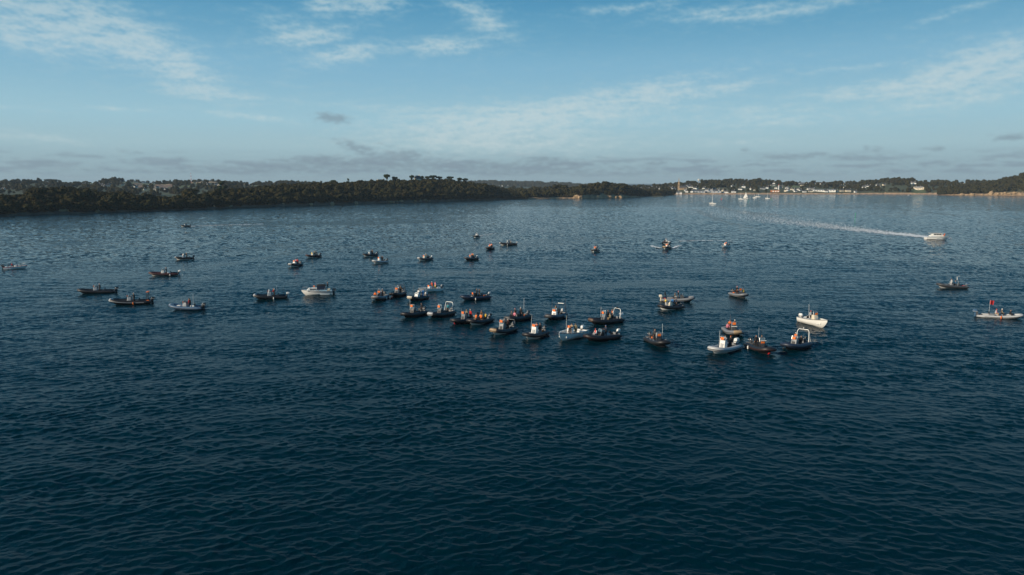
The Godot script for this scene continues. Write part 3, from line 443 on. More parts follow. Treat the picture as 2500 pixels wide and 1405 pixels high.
	{"name": "rigid_inflatable_boat", "label": "grey inflatable boat with a tan nose and white bands on its console", "cat": "boat", "type": "rib", "x": 37.37, "z": -114.88, "head": 266, "o": {"L": 6.014, "B": 2.65, "tube": "grey", "bow": "tan", "hull": "black", "console": "dark_grey", "tall": 0.95, "bands": [0.12, 0.86], "board_y": 0.28, "engine": "black", "masts": [[-0.6, 0.3, 1.2, 2.4, "brown"]]}, "crew": [["helm", -0.75, 0.36, 0.35, 0, "orange", "orange", "black", "brown", "person in orange jacket, steering aboard the tan and grey inflatable"], ["standing", -0.8, 0.36, -0.4, 0, "black", "tan", "black", "white", "person in black vest, standing aboard the tan and grey inflatable"], ["seated", -0.4, 0.38, 0.75, 0, "pink", "pink", "black", "brown", "person in pink jacket, sitting aboard the tan and grey inflatable"]]},
	{"name": "rigid_inflatable_boat", "label": "black inflatable boat with red stripe, red keel and orange board on a black console", "cat": "boat", "type": "rib", "x": 37.76, "z": -102.87, "head": 277, "o": {"L": 6.208, "B": 2.65, "tube": "black", "stripe": "dark_red", "hull": "black", "keel": "red", "console": "black", "tall": 1.1, "screen": 0.3, "bands": [0.05, 0.98], "board_y": -0.3, "engine": "black", "seat": "black", "masts": [[-0.4, 0.2, 1.2, 2.6, "light_grey"], [-0.6, -0.3, 1.2, 2.4, "brown"]]}, "crew": [["standing", -0.8, 0.36, -0.45, 0, "black", "black", "black", "brown", "person in black jacket, standing aboard the black and red inflatable"], ["standing", -0.85, 0.36, 0.35, 0, "black", "black", "black", "black", "person in black, black cap, standing on the black and red inflatable"], ["seated", -1.2, 0.38, -0.7, 0, "yellow", "yellow", "black", "brown", "person in yellow jacket, sitting aboard the black and red inflatable"]]},
	{"name": "rigid_inflatable_boat", "label": "navy inflatable boat with a wide white tubular arch over its stern", "cat": "boat", "type": "rib", "x": 43.75, "z": -104.78, "head": 221, "o": {"L": 6.014, "B": 2.65, "tube": "navy", "hull": "black", "console": "grey", "tall": 0.85, "board_y": 0.15, "screen": 0.4, "engine": "black", "arch": "white", "arch_h": 1.9, "arch_top": "light"}, "crew": [["helm", -0.75, 0.36, 0.3, 0, "orange", "brown", "black", "white", "person in orange vest, steering aboard the navy inflatable under a white arch"], ["seated", -1.2, 0.38, -0.3, 0, "black", "black", "black", "black", "person in black jacket, sitting aboard the navy inflatable under a white arch"]]},
	{"name": "rigid_inflatable_boat", "label": "mid grey inflatable boat alone with three crew around an orange board", "cat": "boat", "type": "rib", "x": 51.1, "z": -154.11, "head": 282, "o": {"L": 5.432, "B": 2.45, "tube": "grey", "hull": "dark_grey", "console": "grey", "board_y": 0.25, "engine": "black", "screen": 0.2}, "crew": [["standing", -0.8, 0.36, 0.1, 0, "black", "black", "black", "pink", "person in black jacket, standing aboard the mid grey inflatable with three crew"], ["seated", 0.2, 0.38, -0.75, 0, "yellow", "khaki", "black", "brown", "person in yellow vest, sitting aboard the mid grey inflatable with three crew"], ["seated", 0.4, 0.38, 0.75, 0, "dark_red", "dark_red", "black", "brown", "person in dark red jacket, sitting aboard the mid grey inflatable with three crew"]]},
	{"name": "rigid_inflatable_boat", "label": "black inflatable boat with cream console and blue jacketed crew, lapping a grey one", "cat": "boat", "type": "rib", "x": 31.99, "z": -138.37, "head": 207, "o": {"L": 5.432, "B": 2.45, "tube": "black", "hull": "white", "console": "cream", "tall": 0.9, "board": "", "screen": 0.3, "engine": "black"}, "crew": [["standing", -0.7, 0.36, 0.25, 0, "blue", "blue", "light_grey", "brown", "person in blue jacket, standing aboard the black inflatable with blue jackets"], ["standing", -1.1, 0.36, -0.35, 0, "navy", "navy", "black", "brown", "person in navy jacket, standing aboard the black inflatable with blue jackets"], ["helm", 0.9, 0.36, 0.1, 0, "yellow", "tan", "light_grey", "brown", "person in yellow vest, steering aboard the black inflatable with blue jackets"]]},
	{"name": "rigid_inflatable_boat", "label": "grey inflatable boat with black stern arch and cream engine behind a black one", "cat": "boat", "type": "rib", "x": 35.91, "z": -147.9, "head": 346, "o": {"L": 6.596, "B": 2.55, "tube": "grey", "hull": "dark_grey", "console": "dark_grey", "screen": 0.2, "board": "", "engine": "cream", "arch": "black", "arch_h": 1.5, "cx": 0.12}, "crew": [["standing", 0, 0.36, 0.1, 0, "black", "black", "dark_grey", "pink", "person in black jacket, standing aboard the grey inflatable with black arch"], ["seated", -0.7, 0.38, -0.2, 0, "black", "tan", "light_grey", "brown", "person in black vest, sitting aboard the grey inflatable with black arch"]]},
	{"name": "open_motorboat", "label": "white open boat with sunlit cream side, orange board and leaning white aerial", "cat": "boat", "type": "open", "x": 54.51, "z": -122.86, "head": 286, "o": {"L": 6.014, "B": 2.4, "stripe": "dark_grey", "hull": "white", "console": "cream", "tall": 1.3, "screen": 0.45, "board_y": 0.2, "engine": "white", "masts": [[-2.2, -0.7, 0.8, 2.9, "white"]], "rail": false, "side": 0.88, "rise": 0.4}, "crew": [["standing", -1.3, 0.36, -0.3, 0, "light_grey", "light_grey", "dark_grey", "red", "person in light grey jacket, standing aboard the white boat with sunlit side"]]},
	{"name": "rigid_inflatable_boat", "label": "dark grey inflatable boat flying a small white flag", "cat": "boat", "type": "rib", "x": 107.15, "z": -167.49, "head": 178, "o": {"L": 6.598, "B": 2.55, "tube": "dark_grey", "hull": "light_grey", "console": "grey", "tall": 0.6, "board": "", "screen": 0.3, "engine": "slate_blue", "locker": "light_grey", "flags": [[-1.2, 0.6, -0.3, 2.2, "white"]]}, "crew": [["seated", -0.9, 0.38, 0.1, 0, "slate_blue", "slate_blue", "black", "black", "person in slate blue jacket, sitting aboard the inflatable flying a white flag"], ["standing", 0.3, 0.36, -0.3, 0, "light_grey", "light_grey", "light_grey", "brown", "person in light grey jacket, standing aboard the inflatable flying a white flag"]]},
	{"name": "rigid_inflatable_boat", "label": "low pale grey inflatable boat flying a red flag", "cat": "boat", "type": "rib", "x": 92.3, "z": -129.24, "head": 336, "o": {"L": 6.984, "B": 2.25, "tube": "light_grey", "hull": "grey", "console": "", "seat": "grey", "board": "", "engine": "slate_blue", "low": 0.14, "fat": 0.85, "flags": [[-1.5, 0.3, -0.2, 2.7, "red"]]}, "crew": [["seated", -0.6, 0.24, 0.2, 0, "light_grey", "pink", "tan", "red", "person in light grey vest, sitting aboard the inflatable flying a red flag"], ["seated", 0.3, 0.24, -0.3, 0, "dark_grey", "tan", "black", "white", "person in dark grey vest, sitting aboard the inflatable flying a red flag"], ["seated", 1.5, 0.24, 0, 0, "black", "black", "black", "black", "person in black jacket, sitting aboard the inflatable flying a red flag"]]},
	{"name": "sailboat", "label": "white moored yacht with bare mast, nearest the wooded headland", "cat": "yacht", "type": "sail", "x": 258.56, "z": -901.05, "head": 152, "o": {"L": 9, "mast": 13.238, "sail": false}},
	{"name": "sailboat", "label": "white moored yacht with bare mast beside the yacht under sail", "cat": "yacht", "type": "sail", "x": 382.45, "z": -1169.41, "head": 152, "o": {"L": 8.692, "mast": 10.865, "sail": false}},
	{"name": "sailboat", "label": "yacht with raised white mainsail off the town beach", "cat": "yacht", "type": "sail", "x": 418.94, "z": -1254.34, "head": 152, "o": {"L": 9, "mast": 11.29, "sail": true}},
	{"name": "sailboat", "label": "white moored yacht with bare mast, first of three in a close row", "cat": "yacht", "type": "sail", "x": 441.36, "z": -1272.48, "head": 152, "o": {"L": 6.98, "mast": 8.725, "sail": false}},
	{"name": "sailboat", "label": "white moored yacht with bare mast, middle one of a close row", "cat": "yacht", "type": "sail", "x": 488.06, "z": -1395.72, "head": 152, "o": {"L": 6.271, "mast": 7.839, "sail": false}},
	{"name": "sailboat", "label": "white moored yacht with bare mast, last of three in a close row", "cat": "yacht", "type": "sail", "x": 492.12, "z": -1395.67, "head": 152, "o": {"L": 5.928, "mast": 7.41, "sail": false}},
	{"name": "sailboat", "label": "white moored yacht with bare mast, alone beside a green buoy", "cat": "yacht", "type": "sail", "x": 444.9, "z": -1218.82, "head": 152, "o": {"L": 8.251, "mast": 10.313, "sail": false}},
	{"name": "dinghy", "label": "tiny white dinghy close under the town beach", "cat": "boat", "type": "open", "x": 525.8, "z": -1716.85, "head": 190, "o": {"L": 5, "B": 2, "console": "white", "board": "", "screen": 0, "engine": "black"}},
	{"name": "dinghy", "label": "tiny white dinghy off the manor house lawn", "cat": "boat", "type": "open", "x": 907.5, "z": -1602.13, "head": 190, "o": {"L": 5, "B": 2, "console": "white", "board": "", "screen": 0, "engine": "black"}},
	{"name": "dinghy", "label": "tiny white dinghy beached at the end of the town sand", "cat": "boat", "type": "open", "x": 605.07, "z": -1716.84, "head": 190, "o": {"L": 5, "B": 2, "console": "white", "board": "", "screen": 0, "engine": "black"}}]
const MARKS := [["beacon", 239.332, -485.989, 4.6, "slim green channel beacon pole standing in the open water"], ["red", 349.759, -1167.614, 1.2, "red mooring buoy near the yachts"], ["green", 433.1, -1167.614, 1.2, "green buoy close to the last yacht"], ["beacon", 339.163, -1004.172, 3, "short green beacon pole in front of the yachts"]]
const FOAM := [
	[[[-192.6, -417], [-186.8, -423.3], [-175.3, -431.9], [-158.9, -443.1]], "thin white wake behind the far speeding inflatable", 0.5, 2.5, 420, 5],
	[[[59, -274.1], [57.6, -278.6], [57.3, -285.2]], "white spray thrown to one side by the planing inflatable", 0.3, 1.2, 260, 6],
	[[[63.2, -274.1], [66.4, -279.5], [69.1, -285.2]], "white spray thrown to the other side by the planing inflatable", 0.3, 1.2, 240, 7],
	[[[74.6, -308.1], [86.4, -311.5], [98.9, -310.3]], "thin foam trail behind the white nosed inflatable", 0.6, 2, 120, 8],
	[[[201.8, -320.9], [205.3, -324.6]], "small white bow wave at the wheelhouse cruiser", 0.2, 0.6, 80, 9],
	[[[193.9, -327.1], [194, -316.1], [199.6, -318.5]], "line of froth along the side of the wheelhouse cruiser", 0.2, 0.3, 140, 10],
	[[[-15.9, -337.5], [-10.4, -354.5], [2.2, -366.7]], "thin foam trail behind the farthest middle inflatable", 0.3, 1.2, 60, 11]]
const ROCKS := [
	["island", 1.173, 0.041, 1.904, "grey", "pale rock outcrop at the foot of the dark wooded shore"],
	["island", 1.306, 0.03, 1.699, "grey", "pale rock outcrop at the foot of the dark wooded shore"],
	["island", 3.628, 0.029, 2.15, "grey", "pale rock outcrop at the foot of the dark wooded shore"],
	["island", 3.749, 0.033, 1.779, "grey", "pale rock outcrop at the foot of the dark wooded shore"],
	["island", 3.83, 0.031, 1.642, "grey", "pale rock outcrop at the foot of the dark wooded shore"],
	["island", 4.249, 0.035, 2.158, "grey", "pale rock outcrop at the foot of the dark wooded shore"],
	["island", 4.741, 0.029, 2.954, "grey", "pale rock outcrop at the foot of the dark wooded shore"],
	["island", 9.196, 0.068, 2.773, "grey", "pale rock outcrop at the foot of the dark wooded shore"],
	["island", 9.294, 0.043, 2.718, "grey", "pale rock outcrop at the foot of the dark wooded shore"],
	["island", 9.506, 0.041, 1.882, "grey", "pale rock outcrop at the foot of the dark wooded shore"],
	["island", 9.995, 0.025, 2.366, "grey", "pale rock outcrop at the foot of the dark wooded shore"],
	["island", 11.141, 0.03, 1.966, "grey", "pale rock outcrop at the foot of the dark wooded shore"],
	["island", 11.202, 0.024, 1.806, "grey", "pale rock outcrop at the foot of the dark wooded shore"],
	["island", 11.636, 0.024, 1.704, "grey", "pale rock outcrop at the foot of the dark wooded shore"],
	["island", 12.466, 0.007, 1.87, "grey", "pale rock outcrop at the foot of the dark wooded shore"],
	["island", 13.155, 0.003, 2.968, "grey", "pale rock outcrop at the foot of the dark wooded shore"],
	["island", 13.986, 0.005, 2.817, "grey", "pale rock outcrop at the foot of the dark wooded shore"],
	["island", 15.449, 0.013, 2.782, "grey", "pale rock outcrop at the foot of the dark wooded shore"],
	["island", 15.519, 0.007, 2.773, "grey", "pale rock outcrop at the foot of the dark wooded shore"],
	["island", 15.599, 0.007, 1.838, "grey", "pale rock outcrop at the foot of the dark wooded shore"],
	["island", 15.68, 0.011, 2.017, "grey", "pale rock outcrop at the foot of the dark wooded shore"],
	["island", 15.781, 0.015, 2.506, "grey", "pale rock outcrop at the foot of the dark wooded shore"],
	["island", 16.205, 0.015, 2.667, "grey", "pale rock outcrop at the foot of the dark wooded shore"],
	["island", 16.401, 0.013, 2.856, "grey", "pale rock outcrop at the foot of the dark wooded shore"],
	["island", 16.601, 0.016, 2.895, "grey", "pale rock outcrop at the foot of the dark wooded shore"],
	["island", 16.804, 0.014, 1.674, "grey", "pale rock outcrop at the foot of the dark wooded shore"],
	["headland", 4.356, 0.041, 3.372, "ochre", "ochre rock at the foot of the low headland"],
	["headland", 4.555, 0.058, 3.511, "ochre", "ochre rock at the foot of the low headland"],
	["headland", 4.754, 0.018, 3.163, "ochre", "ochre rock at the foot of the low headland"],
	["headland", 6.415, 0.014, 2.473, "ochre", "ochre rock at the foot of the low headland"],
	["headland", 7.272, 0.01, 3.095, "ochre", "ochre rock at the foot of the low headland"],
	["headland", 7.7, 0.009, 2.288, "ochre", "ochre rock at the foot of the low headland"],
	["headland", 7.989, 0.009, 4.063, "ochre", "ochre rock at the foot of the low headland"],
	["headland", 10.579, 0.228, 3.918, "ochre", "ochre rock at the foot of the low headland"],
	["headland", 11.188, 0.25, 3.25, "ochre", "ochre rock at the foot of the low headland"],
	["east_shore", 3.407, 0.044, 3.277, "ochre", "sunlit ochre rock of the low cliff under the eastern woods"],
	["east_shore", 3.554, 0.052, 4.81, "ochre", "sunlit ochre rock of the low cliff under the eastern woods"],
	["east_shore", 3.481, 0.021, 3.962, "ochre", "sunlit ochre rock of the low cliff under the eastern woods"],
	["east_shore", 3.845, 0.028, 4.743, "ochre", "sunlit ochre rock of the low cliff under the eastern woods"],
	["east_shore", 3.942, 0.018, 4.657, "ochre", "sunlit ochre rock of the low cliff under the eastern woods"],
	["east_shore", 4.248, 0.024, 3.801, "ochre", "sunlit ochre rock of the low cliff under the eastern woods"],
	["east_shore", 4.444, 0.03, 3.563, "ochre", "sunlit ochre rock of the low cliff under the eastern woods"],
	["east_shore", 4.768, 0.021, 4.029, "ochre", "sunlit ochre rock of the low cliff under the eastern woods"],
	["east_shore", 5.223, 0.031, 3.606, "ochre", "sunlit ochre rock of the low cliff under the eastern woods"],
	["east_shore", 1.484, 0.015, 2.927, "ochre", "sunlit ochre rock of the low cliff under the eastern woods"],
	["east_shore", 1.974, 0.014, 3.289, "ochre", "sunlit ochre rock of the low cliff under the eastern woods"],
	["east_shore", 2.478, 0.014, 4.568, "ochre", "sunlit ochre rock of the low cliff under the eastern woods"],
	["east_shore", 2.972, 0.015, 2.629, "ochre", "sunlit ochre rock of the low cliff under the eastern woods"]]

var rng := RandomNumberGenerator.new()
var taken := {}
var mats := {}
var shared := {}

# ---------------------------------------------------------------- naming
func numbered(called: String) -> String:
	var n: int = taken.get(called, 0)
	taken[called] = n + 1
	return called if n == 0 else "%s_%03d" % [called, n]

func tag(o: Node, label: String, category := "", group := "", kind := "") -> void:
	if label != "": o.set_meta("label", label)
	if category != "": o.set_meta("category", category)
	if group != "": o.set_meta("group", group)
	if kind != "": o.set_meta("kind", kind)

func thing(called: String, label: String, category: String, at: Vector3, turn := 0.0, group := "") -> Node3D:
	var o := Node3D.new()
	o.name = numbered(called)
	add_child(o)
	o.position = at
	o.rotation.y = turn
	tag(o, label, category, group)
	return o

func part(called: String, m: Mesh, material: Material, parent: Node, at := Vector3.ZERO, turn := Vector3.ZERO) -> MeshInstance3D:
	var o := MeshInstance3D.new()
	o.name = called
	o.mesh = m
	o.material_override = material
	parent.add_child(o, true)
	o.position = at
	o.rotation = turn
	return o

func one(called: String, m: Mesh, material: Material, label: String, category := "", group := "", kind := "") -> MeshInstance3D:
	var o := part(numbered(called), m, material, self)
	tag(o, label, category, group, kind)
	return o

# ---------------------------------------------------------------- materials
const HUES := {
	"white": [0.76, 0.75, 0.70], "cream": [0.66, 0.58, 0.44], "light_grey": [0.42, 0.43, 0.43], "grey": [0.17, 0.18, 0.19], "dark_grey": [0.055, 0.058, 0.062],
	"black": [0.014, 0.014, 0.016], "navy": [0.016, 0.028, 0.055], "slate_blue": [0.05, 0.11, 0.19], "blue": [0.03, 0.17, 0.40], "orange": [0.80, 0.17, 0.02],
	"red": [0.52, 0.02, 0.02], "dark_red": [0.050, 0.012, 0.011], "pink": [0.62, 0.20, 0.26], "yellow": [0.68, 0.48, 0.07], "tan": [0.34, 0.24, 0.14],
	"green": [0.02, 0.32, 0.14], "skin": [0.46, 0.25, 0.16], "brown": [0.10, 0.055, 0.03], "teal": [0.03, 0.20, 0.25], "khaki": [0.20, 0.17, 0.10],
	"foam": [0.80, 0.84, 0.86], "terracotta": [0.42, 0.15, 0.06]}

func lin(c: Array) -> Color:
	return Color(c[0], c[1], c[2]).linear_to_srgb()

func hue(called: String) -> Color:
	var c: Array = HUES[called]
	return Color(c[0], c[1], c[2])

func mat(called: String, rough := 0.5, metal := 0.0, coat := 0.0) -> StandardMaterial3D:
	var key := "%s %s %s %s" % [called, rough, metal, coat]
	if not mats.has(key):
		var m := StandardMaterial3D.new()
		m.albedo_color = lin(HUES[called])
		m.roughness = rough
		m.metallic = metal
		if coat > 0.0:
			m.clearcoat_enabled = true
			m.clearcoat = coat
			m.clearcoat_roughness = 0.08
		mats[key] = m
	return mats[key]

func glass_mat() -> StandardMaterial3D:
	if not mats.has("glass"):
		var m := StandardMaterial3D.new()
		m.albedo_color = Color(0.55, 0.65, 0.68, 0.25)
		m.transparency = BaseMaterial3D.TRANSPARENCY_ALPHA
		m.roughness = 0.03
		mats["glass"] = m
	return mats["glass"]

func tinted_mat(key: String, rough: float) -> StandardMaterial3D:
	if not mats.has(key):
		var m := StandardMaterial3D.new()
		m.vertex_color_use_as_albedo = true
		m.roughness = rough
		mats[key] = m
	return mats[key]

# ---------------------------------------------------------------- triangle soups (counter-clockwise) and meshes
func loft(rings: Array, caps := true) -> PackedVector3Array:
	var out := PackedVector3Array()
	for i in rings.size() - 1:
		var a: PackedVector3Array = rings[i]
		var b: PackedVector3Array = rings[i + 1]
		var n := a.size()
		for j in n:
			var k := (j + 1) % n
			out.append_array([a[j], a[k], b[k], a[j], b[k], b[j]])
	if caps:
		for e in 2:
			var r: PackedVector3Array = rings[0] if e == 0 else rings[-1]
			var c := Vector3.ZERO
			for p in r: c += p
			c /= r.size()
			for j in r.size():
				var k := (j + 1) % r.size()
				if e == 0: out.append_array([c, r[k], r[j]])
				else: out.append_array([c, r[j], r[k]])
	return outward(out)

func outward(s: PackedVector3Array) -> PackedVector3Array:
	var vol := 0.0
	for i in range(0, s.size(), 3): vol += s[i].dot(s[i + 1].cross(s[i + 2]))
	if vol < 0.0:
		for i in range(0, s.size(), 3):
			var t := s[i + 1]
			s[i + 1] = s[i + 2]
			s[i + 2] = t
	return s

func sweep(path: PackedVector3Array, radii: Array, n := 8) -> PackedVector3Array:
	var rings := []
	var up := Vector3.UP
	for i in path.size():
		var d := (path[mini(i + 1, path.size() - 1)] - path[maxi(i - 1, 0)]).normalized()
		if absf(d.dot(up)) > 0.95: up = Vector3(0.3, 0.1, 1).normalized() if absf(d.z) < 0.8 else Vector3.RIGHT
		var s := d.cross(up).normalized()
		up = s.cross(d).normalized()
		var r: float = radii[mini(i, radii.size() - 1)]
		var ring := PackedVector3Array()
		for k in n:
			var a := TAU * k / n
			ring.append(path[i] + (s * cos(a) + up * sin(a)) * r)
		rings.append(ring)
	return loft(rings)

func slab(c: Vector3, s: Vector3, b := 0.02, shift := Vector2.ZERO, top := Vector2.ONE) -> PackedVector3Array:
	# a chamfered box round c; the top may be moved and scaled in x and z
	var rings := []
	var h := s * 0.5
	for e in [[-h.y, b], [-h.y + b, 0.0], [h.y - b, 0.0], [h.y, b]]:
		var k: float = (e[0] + h.y) / s.y
		var hx: float = (h.x - e[1]) * lerpf(1.0, top.x, k)
		var hz: float = (h.z - e[1]) * lerpf(1.0, top.y, k)
		var o := c + Vector3(shift.x * k, e[0], shift.y * k)
		rings.append(PackedVector3Array([o + Vector3(hx - b, 0, hz), o + Vector3(hx, 0, hz - b), o + Vector3(hx, 0, -hz + b), o + Vector3(hx - b, 0, -hz), o + Vector3(-hx + b, 0, -hz), o + Vector3(-hx, 0, -hz + b), o + Vector3(-hx, 0, hz - b), o + Vector3(-hx + b, 0, hz)]))
	return loft(rings)

func ball(c: Vector3, r: Vector3, n := 10) -> PackedVector3Array:
	var rings := []
	for i in range(1, n):
		var t := PI * i / n
		var ring := PackedVector3Array()
		for k in n:
			var a := TAU * k / n
			ring.append(c + Vector3(sin(t) * cos(a) * r.x, -cos(t) * r.y, sin(t) * sin(a) * r.z))
		rings.append(ring)
	return loft(rings)

func solid(s: PackedVector3Array, crease := 0.6, colors := PackedColorArray()) -> ArrayMesh:
	# smooths the normals of faces that meet at less than the crease
	var faces := PackedVector3Array()
	var at := {}
	for i in range(0, s.size(), 3):
		var n := (s[i + 1] - s[i]).cross(s[i + 2] - s[i])
		faces.append(n)
		for k in 3:
			var key := Vector3i((s[i + k] * 2000.0).round())
			if not at.has(key): at[key] = []
			at[key].append(i / 3)
	var v := PackedVector3Array()
	var nn := PackedVector3Array()
	var cc := PackedColorArray()
	for i in range(0, s.size(), 3):
		var f := faces[i / 3]
		if f.length_squared() < 1e-14: continue
		var fu := f.normalized()
		for k in [0, 2, 1]:
			var p := s[i + k]
			var sum := Vector3.ZERO
			for j in at[Vector3i((p * 2000.0).round())]:
				var g: Vector3 = faces[j]
				if g.normalized().dot(fu) > crease: sum += g
			v.append(p)
			nn.append(sum.normalized() if sum.length_squared() > 1e-16 else fu)
			if colors.size() > 0: cc.append(colors[i + k])
	var a := []
	a.resize(Mesh.ARRAY_MAX)
	a[Mesh.ARRAY_VERTEX] = v
	a[Mesh.ARRAY_NORMAL] = nn
	if cc.size() > 0: a[Mesh.ARRAY_COLOR] = cc
	var m := ArrayMesh.new()
	m.add_surface_from_arrays(Mesh.PRIMITIVE_TRIANGLES, a)
	return m

func moved(s: PackedVector3Array, t: Transform3D) -> PackedVector3Array:
	return t * s

func both(list: Array) -> PackedVector3Array:
	var out := PackedVector3Array()
	for s in list: out.append_array(s)
	return out

func noise(seed_: int, freq: float, octaves := 1, kind := FastNoiseLite.TYPE_SIMPLEX_SMOOTH) -> FastNoiseLite:
	var n := FastNoiseLite.new()
	n.seed = seed_
	n.frequency = freq
	n.noise_type = kind
	n.fractal_type = FastNoiseLite.FRACTAL_FBM if octaves > 1 else FastNoiseLite.FRACTAL_NONE
	n.fractal_octaves = octaves
	return n

# ---------------------------------------------------------------- sky
const SKY_STEPS := [[0.0, 142, 165, 175], [1.6, 150, 177, 187], [3.0, 159, 190, 200], [5.0, 155, 194, 209], [9.0, 130, 179, 205], [12.0, 103, 161, 193], [14.0, 84, 148, 185], [18.0, 58, 141, 189], [24.0, 38, 134, 190], [35.0, 18, 110, 164], [50.0, 7, 72, 110], [90.0, 4, 46, 70]]

func sky_tone(el: float) -> Color:
	for i in range(1, SKY_STEPS.size()):
		var a: Array = SKY_STEPS[i - 1]
		var b: Array = SKY_STEPS[i]
		if el <= b[0]:
			var t: float = smoothstep(0.0, 1.0, (el - a[0]) / (b[0] - a[0])) * 0.4 + 0.6 * (el - a[0]) / (b[0] - a[0])
			return Color(lerpf(a[1], b[1], t), lerpf(a[2], b[2], t), lerpf(a[3], b[3], t)) / 255.0
	return Color(4, 46, 70) / 255.0

func make_sky() -> Texture2D:
	var big := noise(5, 1.0, 4)
	var fine := noise(9, 1.0, 5)
	# the whole sky, coarse: air and scattered thin cloud
	var w := 1024
	var h := 512
	var data := PackedByteArray()
	data.resize(w * h * 3)
	for y in h:
		var el := 90.0 - (y + 0.5) * 180.0 / h
		var base := sky_tone(maxf(el, 0.0))
		if el < -1.0: base = Color(0.10, 0.17, 0.22)
		for x in w:
			var c := base
			if el > 0.0:
				var az := (x + 0.5) * TAU / w - PI
				var k := cos(deg_to_rad(el)) / (sin(deg_to_rad(el)) + 0.12)
				var px := sin(az) * k
				var pz := cos(az) * k
				var cov := smoothstep(0.22, 0.75, big.get_noise_2d(px * 0.55, pz * 0.75)) * (0.55 + 0.6 * fine.get_noise_2d(px * 3.0, pz * 5.0)) * 0.45
				c = c.lerp(Color(0.77, 0.81, 0.82), clampf(cov, 0.0, 0.75) * smoothstep(0.0, 6.0, el))
			var o := (y * w + x) * 3
			data[o] = int(c.r * 255.0)
			data[o + 1] = int(c.g * 255.0)
			data[o + 2] = int(c.b * 255.0)
	var all := Image.create_from_data(w, h, false, Image.FORMAT_RGB8, data)
	all.resize(4096, 2048, Image.INTERPOLATE_CUBIC)
	# the same sky, fine, over the bay: the cloud banks that stand there
	var x0 := 1500
	var y0 := 744
	w = 1096
	h = 282
	var env := [PackedFloat32Array(), PackedFloat32Array()]
	for e in env: e.resize(w * h)
	var per := 360.0 / 4096.0
	for c in CLOUDS:
		var reach := 2.2
		var ca := cos(deg_to_rad(c[4]))
		var sa := sin(deg_to_rad(c[4]))
		var rx: float = (absf(c[2] * ca) + absf(c[3] * sa)) * reach
		var ry: float = (absf(c[2] * sa) + absf(c[3] * ca)) * reach
		var e: PackedFloat32Array = env[int(c[6])]
		for y in range(maxi(0, int((90.0 - c[1] - ry) / per) - y0), mini(h, int((90.0 - c[1] + ry) / per) - y0 + 1)):
			for x in range(maxi(0, int((180.0 + c[0] - rx) / per) - x0), mini(w, int((180.0 + c[0] + rx) / per) - x0 + 1)):
				var da: float = (x + x0 + 0.5) * per - 180.0 - c[0]
				var de: float = 90.0 - (y + y0 + 0.5) * per - c[1]
				var u: float = (da * ca + de * sa) / c[2]
				var v: float = (-da * sa + de * ca) / c[3]
				var d := u * u + v * v
				if d < reach * reach: e[y * w + x] = 1.0 - (1.0 - e[y * w + x]) * (1.0 - c[5] * exp(-d * 0.85))
		env[int(c[6])] = e
	data = PackedByteArray()
	data.resize(w * h * 3)
	var torn := noise(21, 1.0, 5)
	var grain := noise(33, 1.0, 2)
	for y in h:
		var el := 90.0 - (y + y0 + 0.5) * per
		var base := sky_tone(maxf(el, 0.0))
		var stretch := 1.0 + 2.0 / (el + 2.0)
		for x in w:
			var az := (x + x0 + 0.5) * per - 180.0
			var c := base
			if el > 0.0:
				var ar := deg_to_rad(az)
				var side := smoothstep(39.0, 46.0, absf(az)) + smoothstep(17.5, 23.0, el)
				var ew: float = env[0][y * w + x]
				var streak := torn.get_noise_2d(az * 0.34 - el * 0.25, el * 1.5 * stretch)
				var wisp := fine.get_noise_2d(az * 1.1 + el * 0.9, el * 3.4 * stretch)
				if ew > 0.01:
					var lace := fine.get_noise_2d(az * 2.6 + 50.0, el * 7.0 * stretch)
					var cov := smoothstep(0.0, 1.4, ew * 1.1 + streak * 0.65 * (0.3 + ew) + wisp * 0.42 * (0.25 + ew) + lace * 0.26 * (0.2 + ew))
					c = c.lerp(Color(0.80, 0.845, 0.85), cov * 0.62)
				var eg: float = env[1][y * w + x]
				if eg > 0.01:
					var puff := torn.get_noise_2d(az * 0.9, el * 2.6 * stretch)
					var cov := smoothstep(0.15, 1.05, eg * 1.1 + puff * 0.75 * (0.2 + eg) + wisp * 0.2)
					c = c.lerp(Color(0.49, 0.56, 0.61), cov * 0.58)
				# the low bank of grey cloud along the horizon
				var bank := smoothstep(0.35, 1.0, el) * (1.0 - smoothstep(1.5, 2.7, el))
				if bank > 0.0: c = c.lerp(Color(0.50, 0.57, 0.625), bank * 0.62 * smoothstep(-0.12, 0.42, torn.get_noise_2d(az * 0.16 + 7.0, el * 1.5) + 0.35 * fine.get_noise_2d(az * 0.7, el * 3.2)))
				# thin milky veil everywhere
				c = c.lerp(Color(0.70, 0.77, 0.79), 0.10 * clampf(streak + wisp * 0.5, 0.0, 1.0))
				if side > 0.0:
					var k := cos(deg_to_rad(el)) / (sin(deg_to_rad(el)) + 0.12)
					var cov := smoothstep(0.22, 0.75, big.get_noise_2d(sin(ar) * k * 0.55, cos(ar) * k * 0.75)) * (0.55 + 0.6 * fine.get_noise_2d(sin(ar) * k * 3.0, cos(ar) * k * 5.0)) * 0.45
					var g := base.lerp(Color(0.77, 0.81, 0.82), clampf(cov, 0.0, 0.75) * smoothstep(0.0, 6.0, el))
					c = c.lerp(g, clampf(side, 0.0, 1.0))
				var gr := 1.0 + 0.012 * grain.get_noise_2d(x * 0.6, y * 0.6)
				c *= gr
			var o := (y * w + x) * 3
			data[o] = clampi(int(c.r * 255.0 + 0.5), 0, 255)
			data[o + 1] = clampi(int(c.g * 255.0 + 0.5), 0, 255)
			data[o + 2] = clampi(int(c.b * 255.0 + 0.5), 0, 255)
	all.blit_rect(Image.create_from_data(w, h, false, Image.FORMAT_RGB8, data), Rect2i(0, 0, w, h), Vector2i(x0, y0))
